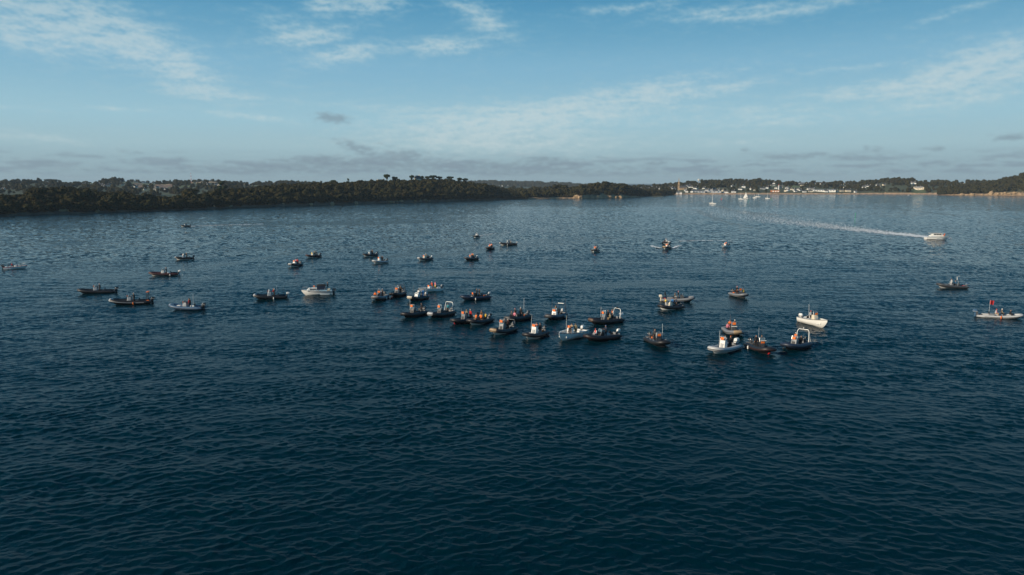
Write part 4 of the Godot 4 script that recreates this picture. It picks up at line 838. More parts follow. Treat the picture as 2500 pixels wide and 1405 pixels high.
	# the panorama starts at the bay
	var turned := Image.create_empty(4096, 2048, false, Image.FORMAT_RGB8)
	turned.blit_rect(all, Rect2i(2048, 0, 2048, 2048), Vector2i(0, 0))
	turned.blit_rect(all, Rect2i(0, 0, 2048, 2048), Vector2i(2048, 0))
	return ImageTexture.create_from_image(turned)

# ---------------------------------------------------------------- water
var wave_a := noise(1, 1.0)
var wave_b := noise(2, 1.0)
var wave_c := noise(3, 1.0)
var wave_d := noise(4, 1.0)
var gusts := noise(6, 1.0, 3)
var calm_map := PackedFloat32Array()
const CW := 560
const CH := 500
const CELL := 4.0
const CX := -1000.0
const CZ := -1990.0

func lay_calm() -> void:
	calm_map.resize(CW * CH)
	for line in CALM:
		var pts: Array = line[0]
		var wd: float = line[1]
		for i in pts.size() - 1:
			var a := Vector2(pts[i][0], pts[i][1])
			var b := Vector2(pts[i + 1][0], pts[i + 1][1])
			var n := int(a.distance_to(b) / 3.0) + 1
			for k in n:
				var p := a.lerp(b, float(k) / n)
				var r := int(wd / CELL) + 2
				var gx := (p.x - CX) / CELL
				var gz := (p.y - CZ) / CELL
				for z in range(int(gz) - r, int(gz) + r + 1):
					for x in range(int(gx) - r, int(gx) + r + 1):
						if x < 0 or z < 0 or x >= CW or z >= CH: continue
						var d := Vector2(x - gx, z - gz).length() * CELL / wd
						var f := exp(-d * d * 1.3)
						if f > calm_map[z * CW + x]: calm_map[z * CW + x] = f

func calm(x: float, z: float) -> float:
	var gx := (x - CX) / CELL
	var gz := (z - CZ) / CELL
	var ix := int(gx)
	var iz := int(gz)
	if gx < 0.0 or gz < 0.0 or ix >= CW - 1 or iz >= CH - 1: return 0.0
	var o := iz * CW + ix
	return lerpf(lerpf(calm_map[o], calm_map[o + 1], gx - ix), lerpf(calm_map[o + CW], calm_map[o + CW + 1], gx - ix), gz - iz)

func wave(x: float, z: float) -> float:
	# crests run up to the east on the west side and down to the east on the east side, with a long cross swell and short chop
	var k := clampf((x + 70.0) / 130.0, 0.0, 1.0)
	var a := 1.0 - absf(wave_a.get_noise_2d((x * 0.42 + z * 0.91) * 0.50, (x * 0.91 - z * 0.42) * 0.17))
	var b := 1.0 - absf(wave_b.get_noise_2d((-x * 0.36 + z * 0.93) * 0.47, (x * 0.93 + z * 0.36) * 0.17))
	var c := wave_c.get_noise_2d(x * 0.06 + z * 0.03, z * 0.19 - x * 0.02)
	var d := wave_d.get_noise_2d(x * 1.0, z * 1.6)
	return 0.125 * (a * a * (1.0 - 0.65 * k) + b * b * (0.35 + 0.65 * k)) + 0.10 * c + 0.042 * d

func build_water() -> void:
	lay_calm()
	var rows := PackedFloat32Array()
	var r := 24.0
	while r < 5200.0:
		rows.append(r)
		r *= 1.0023 if r < 260.0 else (1.0042 if r < 800.0 else (1.007 if r < 2200.0 else 1.05))
	var cols := PackedFloat32Array()
	var a := -PI
	while a < -0.85:
		cols.append(a)
		a += 0.06
	a = -0.78
	while a < 0.78:
		cols.append(a)
		a += 0.0021
	a = 0.85
	while a < PI - 0.03:
		cols.append(a)
		a += 0.06
	cols.append(PI)
	var nc := cols.size()
	var v := PackedVector3Array()
	var n := PackedVector3Array()
	var uv := PackedVector2Array()
	v.resize(rows.size() * nc)
	n.resize(v.size())
	uv.resize(v.size())
	var sn := PackedFloat32Array()
	var cs := PackedFloat32Array()
	for c in nc:
		sn.append(sin(cols[c]))
		cs.append(-cos(cols[c]))
	var o := 0
	for ri in rows.size():
		var rr := rows[ri]
		var far := rr > 230.0
		var soft := 3.2 * clampf(380.0 / rr, 0.35, 1.0)
		for c in nc:
			var x := rr * sn[c]
			var z := rr * cs[c]
			var amp := 1.0
			if z < 0.0 and absf(cols[c]) < 0.8:
				amp = clampf(0.92 + 0.45 * gusts.get_noise_2d(x * 0.0045 + 3.0, z * 0.011), 0.25, 1.35)
				amp *= clampf(1.0 + 0.55 * gusts.get_noise_2d(x * 0.035, z * 0.06 + 9.0), 0.45, 1.5)
				amp *= 1.0 - 0.82 * calm(x, z)
				var y := wave(x, z) * amp
				v[o] = Vector3(x, y - 0.13 * amp, z)
				if far: n[o] = Vector3((y - wave(x + 0.3, z) * amp) * soft, 1.0, (y - wave(x, z + 0.3) * amp) * soft).normalized()
			else:
				v[o] = Vector3(x, -0.05, z)
				n[o] = Vector3.UP
			uv[o] = Vector2(x, z) / 9.0
			o += 1
	for ri in rows.size():
		if rows[ri] > 230.0: break
		for c in nc:
			if absf(cols[c]) >= 0.8: continue
			var i := ri * nc + c
			var dc := v[i + 1] - v[i - 1]
			var dr := v[mini(ri + 1, rows.size() - 1) * nc + c] - v[maxi(ri - 1, 0) * nc + c]
			var q := dr.cross(dc)
			n[i] = (q if q.y > 0.0 else -q).normalized()
	var idx := PackedInt32Array()
	idx.resize((rows.size() - 1) * (nc - 1) * 6)
	var q := 0
	for ri in rows.size() - 1:
		for c in nc - 1:
			var i := ri * nc + c
			idx[q] = i
			idx[q + 1] = i + nc
			idx[q + 2] = i + 1
			idx[q + 3] = i + 1
			idx[q + 4] = i + nc
			idx[q + 5] = i + nc + 1
			q += 6
	var arrays := []
	arrays.resize(Mesh.ARRAY_MAX)
	arrays[Mesh.ARRAY_VERTEX] = v
	arrays[Mesh.ARRAY_NORMAL] = n
	arrays[Mesh.ARRAY_TEX_UV] = uv
	arrays[Mesh.ARRAY_INDEX] = idx
	var mesh := ArrayMesh.new()
	mesh.add_surface_from_arrays(Mesh.PRIMITIVE_TRIANGLES, arrays)
	var ripple := noise(77, 0.028, 4)
	var im := ripple.get_seamless_image(1024, 1024)
	im.convert(Image.FORMAT_RGBA8)
	im.bump_map_to_normal_map(10.0)
	var m := StandardMaterial3D.new()
	m.albedo_color = lin([0.0, 0.0150, 0.0240])
	m.roughness = 0.06
	m.metallic_specular = 0.14
	m.normal_enabled = true
	m.normal_texture = ImageTexture.create_from_image(im)
	m.normal_scale = 0.28
	var w := one("water", mesh, m, "", "", "", "structure")
	w.set_meta("label", "deep blue rippled water of the bay")

# ---------------------------------------------------------------- land
func profile(v: float, cl: float, pw: float) -> float:
	if v >= 1.0: return 1.0 - 0.3 * (v - 1.0) * (v - 1.0)
	return cl * minf(v / 0.05, 1.0) + (1.0 - cl) * pow(sin(v * PI / 2.0), pw)

var hummock := noise(12, 0.03, 3)

func ground(called: String, u: float, v: float) -> Vector3:
	var l: Dictionary = LAND[called]
	var s: Array = l.st
	var i := clampi(int(u), 0, s.size() - 2)
	var t := u - i
	var q := []
	for k in 6: q.append(lerpf(s[i][k], s[i + 1][k], t))
	var x: float = q[0] + q[2] * q[4] * v
	var z: float = q[1] + q[3] * q[4] * v
	var jag := hummock.get_noise_2d(x, z)
	return Vector3(x, q[5] * profile(v, l.cl, l.pw) + jag * 3.2 * smoothstep(0.0, 0.2, v), z)

const SOIL := {"island": [0.050, 0.046, 0.024], "headland": [0.052, 0.050, 0.026], "town_shore": [0.060, 0.070, 0.030], "east_shore": [0.058, 0.058, 0.028], "far_hills": [0.050, 0.070, 0.032], "inland": [0.055, 0.065, 0.03], "distant_ridge": [0.038, 0.058, 0.036]}
const SHORE := {"island": [0.10, 0.085, 0.065], "headland": [0.28, 0.20, 0.12], "town_shore": [0.46, 0.30, 0.18], "east_shore": [0.30, 0.21, 0.13], "far_hills": [0.06, 0.08, 0.04], "inland": [0.06, 0.07, 0.03], "distant_ridge": [0.05, 0.07, 0.04]}

func build_land() -> void:
	var speck := noise(14, 0.09, 3)
	for called: String in LAND:
		var ns: int = LAND[called].st.size()
		var nu := (ns - 1) * 14
		var vs := [-0.03, 0.0, 0.012, 0.025, 0.04, 0.055, 0.08]
		while vs[-1] < 1.7: vs.append(vs[-1] + 0.05)
		var pts := []
		var cols := []
		for iu in nu + 1:
			var row := PackedVector3Array()
			var cr := PackedColorArray()
			for v: float in vs:
				var p := ground(called, float(iu) * (ns - 1) / nu, v)
				if v < 0.0: p.y = -3.0
				# an uneven waterline
				var k := hummock.get_noise_2d(p.x * 2.5 + 40.0, p.z * 2.5)
				if v >= 0.0 and v < 0.06: p += Vector3(p.x, 0, p.z).normalized() * k * 4.0
				row.append(p)
				var g := speck.get_noise_2d(p.x, p.z)
				var soil := Color(SOIL[called][0], SOIL[called][1], SOIL[called][2]) * (1.0 + 0.5 * g)
				var shore := Color(SHORE[called][0], SHORE[called][1], SHORE[called][2]) * (1.0 + 0.6 * g)
				var strip: float = {"island": 5.0, "headland": 8.0, "town_shore": 13.0, "east_shore": 9.0}.get(called, 3.0)
				cr.append(shore.lerp(soil, 1.0 if v * LAND[called].st[mini(iu * (ns - 1) / nu, ns - 1)][4] > strip * (1.0 + 0.5 * g) else 0.0))
			pts.append(row)
			cols.append(cr)
		var s := PackedVector3Array()
		var c := PackedColorArray()
		for i in nu:
			for j in vs.size() - 1:
				for e in [[0, 0], [1, 0], [1, 1], [0, 0], [1, 1], [0, 1]]:
					s.append(pts[i + e[0]][j + e[1]])
					c.append(cols[i + e[0]][j + e[1]])
		var names := {"island": "wooded_shore_terrain", "headland": "headland_terrain", "town_shore": "town_terrain", "east_shore": "eastern_shore_terrain", "far_hills": "hills", "inland": "inland_terrain", "distant_ridge": "distant_hills"}
		one(names[called], solid(s, 0.2, c), tinted_mat("soil", 0.95), "", "", "", "structure")
	for f in FIELDS:
		if f[4] - f[3] < 0.03: continue
		var tone: Array = {"brown": [0.19, 0.115, 0.07], "tan": [0.36, 0.26, 0.14], "green": [0.10, 0.13, 0.05]}[f[5]]
		var s := PackedVector3Array()
		var c := PackedColorArray()
		for i in 16:
			for j in 8:
				for e in [[0, 0], [1, 0], [1, 1], [0, 0], [1, 1], [0, 1]]:
					var p := ground(f[0], lerpf(f[1], f[2], (i + e[0]) / 16.0), lerpf(f[3], f[4], (j + e[1]) / 8.0))
					s.append(p + Vector3.UP * 0.5)
					c.append(Color(tone[0], tone[1], tone[2]) * (1.0 + 0.25 * speck.get_noise_2d(p.x, p.z * 2.0)))
		one("field", solid(s, 0.2, c), tinted_mat("soil", 0.95), "", "", "", "structure")

# ---------------------------------------------------------------- trees
func crown_mesh(seed_: int, kind: String) -> ArrayMesh:
	# leaf clumps spread over overlapping lobes; unit: metres, crown of a tree about 8 m tall standing at the origin
	var g := RandomNumberGenerator.new()
	g.seed = seed_
	var lobes := []
	match kind:
		"broadleaf":
			for i in 9:
				var a := g.randf() * TAU
				var d := g.randf_range(0.3, 2.5)
				lobes.append([Vector3(cos(a) * d, g.randf_range(3.0, 6.3) - d * 0.35, sin(a) * d), g.randf_range(1.1, 2.0)])
			lobes.append([Vector3(0, 4.6, 0), 2.3])
			for i in 4:
				var a := g.randf() * TAU
				lobes.append([Vector3(cos(a) * 1.9, g.randf_range(1.4, 2.6), sin(a) * 1.9), g.randf_range(1.1, 1.6)])
		"scrub":
			for i in 8:
				var a := g.randf() * TAU
				var d := g.randf_range(0.4, 2.8)
				lobes.append([Vector3(cos(a) * d, g.randf_range(0.8, 2.6), sin(a) * d), g.randf_range(0.9, 1.6)])
		"umbrella_pine":
			for i in 11:
				var a := g.randf() * TAU
				var d := sqrt(g.randf()) * 3.3
				lobes.append([Vector3(cos(a) * d, 8.6 - d * d * 0.10 + g.randf_range(-0.3, 0.3), sin(a) * d), g.randf_range(0.8, 1.3)])
			for i in 7:
				var a := g.randf() * TAU
				var d := g.randf_range(0.4, 1.9)
				lobes.append([Vector3(cos(a) * d, g.randf_range(5.4, 7.6), sin(a) * d), g.randf_range(0.7, 1.0)])
		"cedar":
			for i in 16:
				var y := g.randf_range(1.6, 9.5)
				var a := g.randf() * TAU
				var d := g.randf() * (10.5 - y) * 0.42
				lobes.append([Vector3(cos(a) * d, y, sin(a) * d), g.randf_range(0.7, 1.3)])
	var s := PackedVector3Array()
	var c := PackedColorArray()
	var leaf: Color = {"broadleaf": Color(0.040, 0.038, 0.016), "scrub": Color(0.048, 0.038, 0.019), "umbrella_pine": Color(0.030, 0.044, 0.022), "cedar": Color(0.028, 0.044, 0.024)}[kind]
	for l in lobes:
		# a rough core with a ragged skin of leaf sprays
		var core := ball(l[0], Vector3.ONE * l[1] * 0.80, 6)
		var tone := leaf * g.randf_range(0.75, 1.25)
		for p in core:
			s.append(l[0] + (p - l[0]) * (0.86 + 0.26 * absf(sin(p.x * 5.1 + p.y * 3.7 + p.z * 4.3))))
			c.append(tone)
		var n := int(26 * l[1])
		for i in n:
			var d := Vector3(g.randfn(), g.randfn() + 0.25, g.randfn()).normalized()
			var p: Vector3 = l[0] + d * l[1] * g.randf_range(0.78, 1.12)
			var a := d.cross(Vector3(g.randfn(), g.randfn(), g.randfn())).normalized()
			var b := (d.cross(a) + d * g.randf_range(-0.7, 0.7)).normalized()
			var z := g.randf_range(0.28, 0.62)
			var t := leaf * g.randf_range(0.55, 1.5)
			t.r *= g.randf_range(0.85, 1.3)
			for e in [[-1, -0.3], [0.2, -1], [1, 0.2], [-1, -0.3], [1, 0.2], [-0.1, 1]]:
				s.append(p + a * e[0] * z + b * e[1] * z)
				c.append(t)
	return solid(s, 0.3, c)

func trunk_mesh(kind: String) -> ArrayMesh:
	var top: float = {"broadleaf": 5.0, "scrub": 1.6, "umbrella_pine": 8.2, "cedar": 9.0}[kind]
	var list := [sweep(PackedVector3Array([Vector3(0, -1.2, 0), Vector3(0.05, top * 0.3, 0.04), Vector3(-0.08, top * 0.65, 0.05), Vector3(0.03, top, 0)]), [0.36, 0.30, 0.22, 0.10], 7)]
	for i in 4:
		var a := i * 1.7
		var y := top * (0.45 + 0.12 * i)
		list.append(sweep(PackedVector3Array([Vector3(0, y, 0), Vector3(cos(a) * 0.8, y + 0.5, sin(a) * 0.8), Vector3(cos(a) * 1.7, y + 0.9, sin(a) * 1.7)]), [0.11, 0.08, 0.04], 5))
	return solid(both(list))

var woods := {}

func tree_meshes(kind: String) -> Array:
	if not shared.has(kind):
		var list := []
		for i in (7 if kind == "broadleaf" else 4): list.append(crown_mesh(100 + i * 7 + kind.length(), kind))
		shared[kind] = [list, trunk_mesh(kind)]
	return shared[kind]

func tree(called: String, kind: String, at: Vector3, size: Vector3, label: String, group := "") -> void:
	var t := thing(called, label, "tree", at, rng.randf() * TAU, group)
	var m := tree_meshes(kind)
	var tr := part("trunk", m[1], mat("brown", 0.9), t)
	var cr := part("crown", m[0][rng.randi() % m[0].size()], leaf_mat(), t)
	tr.scale = size
	cr.scale = size

func leaf_mat() -> StandardMaterial3D:
	if not mats.has("leaf"):
		var m := tinted_mat("leaf", 0.85)
		m.metallic_specular = 0.2
		m.backlight_enabled = true
		m.backlight = Color(0.05, 0.06, 0.02)
	return mats["leaf"]

func keep_clear(p: Vector3, list: Array) -> bool:
	var r := Vector2(p.x, p.z).length()
	var d := Vector2(p.x, p.z) / r
	for h in list:
		var hr: float = h[5]
		if r > hr + 5.0 + h[3] * 0.5 or r < hr - 75.0: continue
		if absf(d.x * h[2] - d.y * h[0]) < h[3] * 0.62 + 2.2: return true
	return false

func build_woods() -> void:
	var clear := []
	for list: Array in [VILLAGE_HOUSES, SHORE_HOUSES, TOWN_HOUSES, SPECIAL, RIDGE_HOUSES]:
		for h in list:
			if h[4] != "blockhouse" and h[4] != "cream": clear.append([h[0], h[1], h[2], h[3], h[4], Vector2(h[0], h[2]).length()])
	var plans := [
		# land, how many, share of scrub, from v, to v, size, single trees, words
		["island", 7200, 0.40, 0.02, 1.18, 1.0, 210, "dark leafy tree on the shaded wooded slope above the rocky shore", "trees of the long wooded shore"],
		["headland", 2100, 0.35, 0.06, 1.2, 1.0, 60, "leafy tree on the low wooded headland with a sandy foot", "trees of the low headland"],
		["town_shore", 5200, 0.25, 0.05, 1.12, 1.05, 0, "", "trees between the town houses"],
		["east_shore", 2400, 0.30, 0.05, 1.1, 1.05, 30, "sunlit leafy tree on the slope above the ochre cliff", "trees above the ochre cliff"],
		["far_hills", 4600, 0.25, 0.02, 1.06, 1.1, 0, "", ""],
		["inland", 1500, 0.3, 0.05, 1.05, 1.0, 0, "", ""],
		["distant_ridge", 2200, 0.0, 0.1, 1.1, 1.6, 0, "", ""]]
	for p in plans:
		var called: String = p[0]
		var ns: int = LAND[called].st.size()
		var put := {}
		var singles := 0
		var g := RandomNumberGenerator.new()
		g.seed = 40 + called.length()
		# stations lie unevenly: spread by length
		var lens := []
		var total := 0.0
		for i in ns - 1:
			var a: Array = LAND[called].st[i]
			var b: Array = LAND[called].st[i + 1]
			total += Vector2(b[0] - a[0], b[1] - a[1]).length() + 8.0
			lens.append(total)
		var patches := noise(55, 0.012, 2)
		for i in p[1]:
			var at := g.randf() * total
			var k := 0
			while lens[k] < at: k += 1
			var u: float = k + (at - (lens[k - 1] if k > 0 else 0.0)) / (lens[k] - (lens[k - 1] if k > 0 else 0.0))
			var v := lerpf(p[3], p[4], pow(g.randf(), 1.5 if called == "island" else 1.0))
			if g.randf() < 0.22: v = g.randf_range(0.9, 1.04)
			var pos := ground(called, u, v)
			var s: float = p[5] * (g.randf_range(0.6, 1.1) if g.randf() < 0.72 else g.randf_range(1.1, 1.75))
			if called == "island" and v > 0.45: s = minf(s, g.randf_range(0.5, 0.78) if pos.x < -300.0 else g.randf_range(0.7, 1.12))
			var scrub: bool = g.randf() < p[2]
			var drop := false
			for f in FIELDS:
				if f[0] == called and u > f[1] and u < f[2] and v > f[3] - 0.03 and v < f[4]: drop = true
			if drop: continue
			if called == "far_hills" and v < 0.9 and patches.get_noise_2d(pos.x, pos.z * 0.6) < -0.05: continue
			if called == "town_shore" and v < 0.85 and patches.get_noise_2d(pos.x, pos.z) < -0.15: continue
			if pos.y < 0.4: continue
			if keep_clear(pos, clear): continue
			var kind := "scrub" if scrub else "broadleaf"
			var size := Vector3(s * g.randf_range(0.85, 1.15), s * (1.0 if v < 1.0 or called != "far_hills" else 0.8), s * g.randf_range(0.85, 1.15))
			if called == "island": size.y *= lerpf(0.75, 1.0, clampf(v * 2.0, 0.0, 1.0))
			if singles < p[6] and not scrub and v < 1.02 and s > 0.78:
				singles += 1
				tree("broadleaf_tree", kind, pos, size, p[7], p[8])
				continue
			var which: int = g.randi() % tree_meshes(kind)[0].size()
			var key := "%s %d" % [kind, which]
			if not put.has(key): put[key] = []
			put[key].append(Transform3D(Basis(Vector3.UP, g.randf() * TAU).scaled(size), pos))
		var names := {"island": "woodland", "headland": "headland_woodland", "town_shore": "town_greenery", "east_shore": "eastern_woodland", "far_hills": "hedgerows", "inland": "inland_copses", "distant_ridge": "distant_forest"}
		var said := {"island": "dense dark woodland covering the long shore", "headland": "dense trees covering the low headland", "town_shore": "green trees filling the slopes around the town", "east_shore": "dense sunlit woods above the ochre cliff", "inland": "copses on the low land behind the headland", "far_hills": "hedges and copses on the far farmland", "distant_ridge": "blue green forest on the farthest ridge"}
		var root := Node3D.new()
		root.name = names[called]
		add_child(root)
		tag(root, said[called], "woodland", "", "stuff")
		for key: String in put:
			var mm := MultiMesh.new()
			mm.transform_format = MultiMesh.TRANSFORM_3D
			mm.mesh = tree_meshes(key.get_slice(" ", 0))[0][int(key.get_slice(" ", 1))]
			mm.instance_count = put[key].size()
			for i in put[key].size(): mm.set_instance_transform(i, put[key][i])
			var mi := MultiMeshInstance3D.new()
			mi.name = "foliage"
			mi.multimesh = mm
			mi.material_override = leaf_mat()
			root.add_child(mi, true)
			mi.set_meta("kind", "stuff")
	# trees that stand out on the skyline
	for a in SKYLINE: tree(a[0], a[1], Vector3(a[2], a[3], a[4]), Vector3(a[5] * 1.6, a[6] * 1.62, a[5] * 1.6), a[7], a[8])

# ---------------------------------------------------------------- buildings
func gable(l: float, w: float, eave: float, ridge: float, base := -1.5) -> PackedVector3Array:
	var rings := []
	for x in [-l / 2, l / 2]: rings.append(PackedVector3Array([Vector3(x, base, -w / 2), Vector3(x, base, w / 2), Vector3(x, eave, w / 2), Vector3(x, ridge, 0), Vector3(x, eave, -w / 2)]))
	return loft(rings)

func pitched(l: float, w: float, eave: float, ridge: float, over := 0.35, thick := 0.28) -> PackedVector3Array:
	var rings := []
	var k := (ridge - eave) / (w / 2)
	var e := Vector2(w / 2 + over, eave - over * k)
	for x in [-l / 2 - over, l / 2 + over]: rings.append(PackedVector3Array([Vector3(x, e.y, -e.x), Vector3(x, ridge, 0), Vector3(x, e.y, e.x), Vector3(x, e.y + thick, e.x), Vector3(x, ridge + thick * 1.3, 0), Vector3(x, e.y + thick, -e.x)]))
	return loft(rings)

func wall_mat(called: String) -> StandardMaterial3D:
	return mat(called, 0.85)

func box_mesh(s: Vector3) -> Mesh:
	var key := "box %s" % s
	if not shared.has(key): shared[key] = solid(slab(Vector3.ZERO, s, minf(0.02, s[s.min_axis_index()] * 0.2)))
	return shared[key]

func house(at: Vector3, w: float, turn: float, walls: String, label: String, group: String, wing: bool) -> void:
	var t := thing("house", label, "house", at, turn, group)
	var l := clampf(w, 5.0, 18.0)
	var d := minf(7.0, l * 0.8)
	var key := "house %.1f" % l
	if not shared.has(key):
		var eave := 3.2 if l < 11.0 else 4.6
		shared[key] = [solid(gable(l, d, eave, eave + d * 0.46)), solid(pitched(l, d, eave, eave + d * 0.46)), solid(slab(Vector3(l * 0.42, eave + d * 0.46 + 0.4, 0), Vector3(0.6, 1.6, 0.9))), eave]
	var m: Array = shared[key]
	part("wall", m[0], wall_mat(walls), t)
	var r := part("roof", m[1], mat("dark_grey", 0.6), t)
	part("chimney", m[2], wall_mat(walls), r)
	var eave: float = m[3]
	for i in [-1, 1]:
		for z in [-1, 1]:
			part("window", box_mesh(Vector3(1.0, 1.3, 0.12)), mat("navy", 0.15), t, Vector3(i * l * 0.28, 1.6, z * d / 2))
		part("window", box_mesh(Vector3(0.12, 1.2, 0.9)), mat("navy", 0.15), t, Vector3(i * l / 2, eave - 0.4, 0))
	part("door", box_mesh(Vector3(1.0, 2.1, 0.12)), mat("slate_blue", 0.5), t, Vector3(0, 1.05, d / 2))
	if wing:
		part("lean_to", solid(slab(Vector3(l * 0.5 + 1.4, 0.9, 0), Vector3(2.8, 3.6, d * 0.8), 0.05)), wall_mat(walls), t)

func build_houses() -> void:
	var g := RandomNumberGenerator.new()
	g.seed = 31
	for set_ in [[VILLAGE_HOUSES, "far village houses"], [SHORE_HOUSES, "houses behind the headland"], [RIDGE_HOUSES, "houses under the far ridge"], [TOWN_HOUSES, "town houses"]]:
		for h in set_[0]:
			var walls := "cream" if h[4] == "tan" else ("white" if g.randf() < 0.8 else "cream")
			var at := Vector3(h[0], h[1] - 0.2, h[2])
			var face: float = atan2(-at.x, -at.z) + [0.0, PI / 2, 0.5, -0.6][g.randi() % 4] + g.randf_range(-0.2, 0.2)
			house(at, h[3] * 0.86, face, walls, ("%s gabled house %s" % ["white" if walls == "white" else "cream", h[5]]), set_[1], g.randf() < 0.35)
	for s in SPECIAL:
		var at := Vector3(s[0], s[1], s[2])
		var face := atan2(-at.x, -at.z)
		var w: float = s[3]
		match s[4]:
			"church":
				var t := thing("church", "stone church with a tall pointed spire above the town", "church", at, face)
				part("nave", solid(gable(20, 9, 6, 11)), mat("tan", 0.9), t, Vector3(9, 0, 0))
				part("roof", solid(pitched(20, 9, 6, 11)), mat("dark_grey", 0.7), t, Vector3(9, 0, 0))
				part("tower", solid(slab(Vector3(-3, 7, 0), Vector3(5, 16, 5), 0.1)), mat("tan", 0.9), t)
				var sp := part("spire", solid(loft([PackedVector3Array([Vector3(-5.4, 15, -2.4), Vector3(-0.6, 15, -2.4), Vector3(-0.6, 15, 2.4), Vector3(-5.4, 15, 2.4)]), PackedVector3Array([Vector3(-4.3, 22, -1.3), Vector3(-1.7, 22, -1.3), Vector3(-1.7, 22, 1.3), Vector3(-4.3, 22, 1.3)]), PackedVector3Array([Vector3(-3.1, 33, -0.1), Vector3(-2.9, 33, -0.1), Vector3(-2.9, 33, 0.1), Vector3(-3.1, 33, 0.1)])])), mat("tan", 0.9), t)
				part("cross", solid(slab(Vector3(-3, 33.8, 0), Vector3(0.2, 2.0, 0.2))), mat("dark_grey", 0.6), sp)
				for i in 4: part("window", box_mesh(Vector3(1.2, 3.0, 0.2)), mat("navy", 0.2), t, Vector3(3 + i * 4, 3.2, 4.5))
				for z in [-1, 1]: part("belfry_opening", box_mesh(Vector3(1.4, 3.0, 0.3)), mat("black", 0.8), t, Vector3(-3, 12, z * 2.5))
			"tower":
				var t := thing("beacon_tower", "slender white beacon tower beside the orange hangar", "tower", at, face)
				part("shaft", solid(sweep(PackedVector3Array([Vector3(0, -1, 0), Vector3(0, 6, 0), Vector3(0, 12.0, 0)]), [1.5, 1.3, 1.15], 12)), mat("white", 0.7), t)
				part("gallery", solid(sweep(PackedVector3Array([Vector3(0, 12.0, 0), Vector3(0, 12.5, 0)]), [1.8, 1.8], 12)), mat("grey", 0.6), t)
				part("cap", solid(sweep(PackedVector3Array([Vector3(0, 12.5, 0), Vector3(0, 13.6, 0), Vector3(0, 14.4, 0)]), [1.0, 1.0, 0.1], 10)), mat("red", 0.5), t)
			"orange":
				var t := thing("orange_hangar", "low orange hangar on the town waterfront", "building", at, face)
				part("wall", solid(gable(w, 12, 4.0, 5.4)), mat("terracotta", 0.8), t)
				part("roof", solid(pitched(w, 12, 4.0, 5.4)), mat("tan", 0.8), t)
				for i in 3: part("door", box_mesh(Vector3(3.5, 2.4, 0.2)), mat("white", 0.6), t, Vector3((i - 1) * 6.0 + 2, 1.3, 6.05))
			"long":
				var t := thing("waterfront_hall", "long low white hall with a grey roof on the waterfront", "building", at, face)
				part("wall", solid(gable(w, 14, 4.0, 5.2)), mat("white", 0.8), t)
				part("roof", solid(pitched(w, 14, 4.0, 5.2)), mat("grey", 0.6), t)
				for i in 9: part("window", box_mesh(Vector3(3.6, 1.4, 0.2)), mat("navy", 0.15), t, Vector3((i - 4) * w / 9.6, 2.2, 7.0))
			"roof":
				var t := thing("school_building", "wide grey roofed building on the hill above the town", "building", at, face)
				part("wall", solid(gable(w, 12, 4.5, 7.0)), mat("light_grey", 0.8), t)
				part("roof", solid(pitched(w, 12, 4.5, 7.0)), mat("grey", 0.5), t)
				for i in 6: part("window", box_mesh(Vector3(2.4, 1.4, 0.2)), mat("navy", 0.15), t, Vector3((i - 2.5) * w / 6.6, 2.6, 6.0))
			"manor":
				var t := thing("manor_house", "cream manor house with two end towers on a lawn by the shore", "house", at, face)
				part("wall", solid(gable(w, 8, 6.0, 9.0)), mat("cream", 0.85), t)
				var r := part("roof", solid(pitched(w, 8, 6.0, 9.0)), mat("grey", 0.6), t)
				for i in [-1, 1]:
					part("end_tower", solid(gable(4.5, 9, 7.0, 10.0)), mat("cream", 0.85), t, Vector3(i * (w / 2 - 1), 0, 0.4), Vector3(0, PI / 2, 0))
					part("tower_roof", solid(pitched(4.5, 9, 7.0, 10.0)), mat("grey", 0.6), t, Vector3(i * (w / 2 - 1), 0, 0.4), Vector3(0, PI / 2, 0))
					part("chimney", solid(slab(Vector3(i * w * 0.25, 9.6, 0), Vector3(0.8, 2.4, 1.0))), mat("cream", 0.85), r)
				for i in 4: part("window", box_mesh(Vector3(1.0, 1.8, 0.15)), mat("navy", 0.15), t, Vector3((i - 1.5) * 3.0, 3.6, 4.0))
				part("door", box_mesh(Vector3(1.2, 2.4, 0.15)), mat("brown", 0.5), t, Vector3(0, 1.2, 4.0))
			"watertower":
				var t := thing("water_tower", "pale mushroom shaped water tower on the hill skyline", "tower", at, face)
				part("stem", solid(sweep(PackedVector3Array([Vector3(0, -1, 0), Vector3(0, 14, 0)]), [1.6, 1.3], 12)), mat("grey", 0.8), t)
				part("tank", solid(sweep(PackedVector3Array([Vector3(0, 10.5, 0), Vector3(0, 12.5, 0), Vector3(0, 15.5, 0), Vector3(0, 16.6, 0)]), [1.4, 3.4, 4.0, 0.6], 16)), mat("white", 0.8), t)
			"hall":
				var t := thing("boat_shed", "pale flat shed near the town quay, %s" % ("the smaller one by the church" if w < 40 else "the longer one on the beach"), "building", at, face)
				part("wall", solid(gable(w, 10, 3.2, 4.4)), mat("light_grey", 0.8), t)
				part("roof", solid(pitched(w, 10, 3.2, 4.4)), mat("grey", 0.5), t)
				for i in 4: part("door", box_mesh(Vector3(3.4, 2.4, 0.2)), mat("slate_blue", 0.5), t, Vector3((i - 1.5) * w / 4.4, 1.2, 5.05))
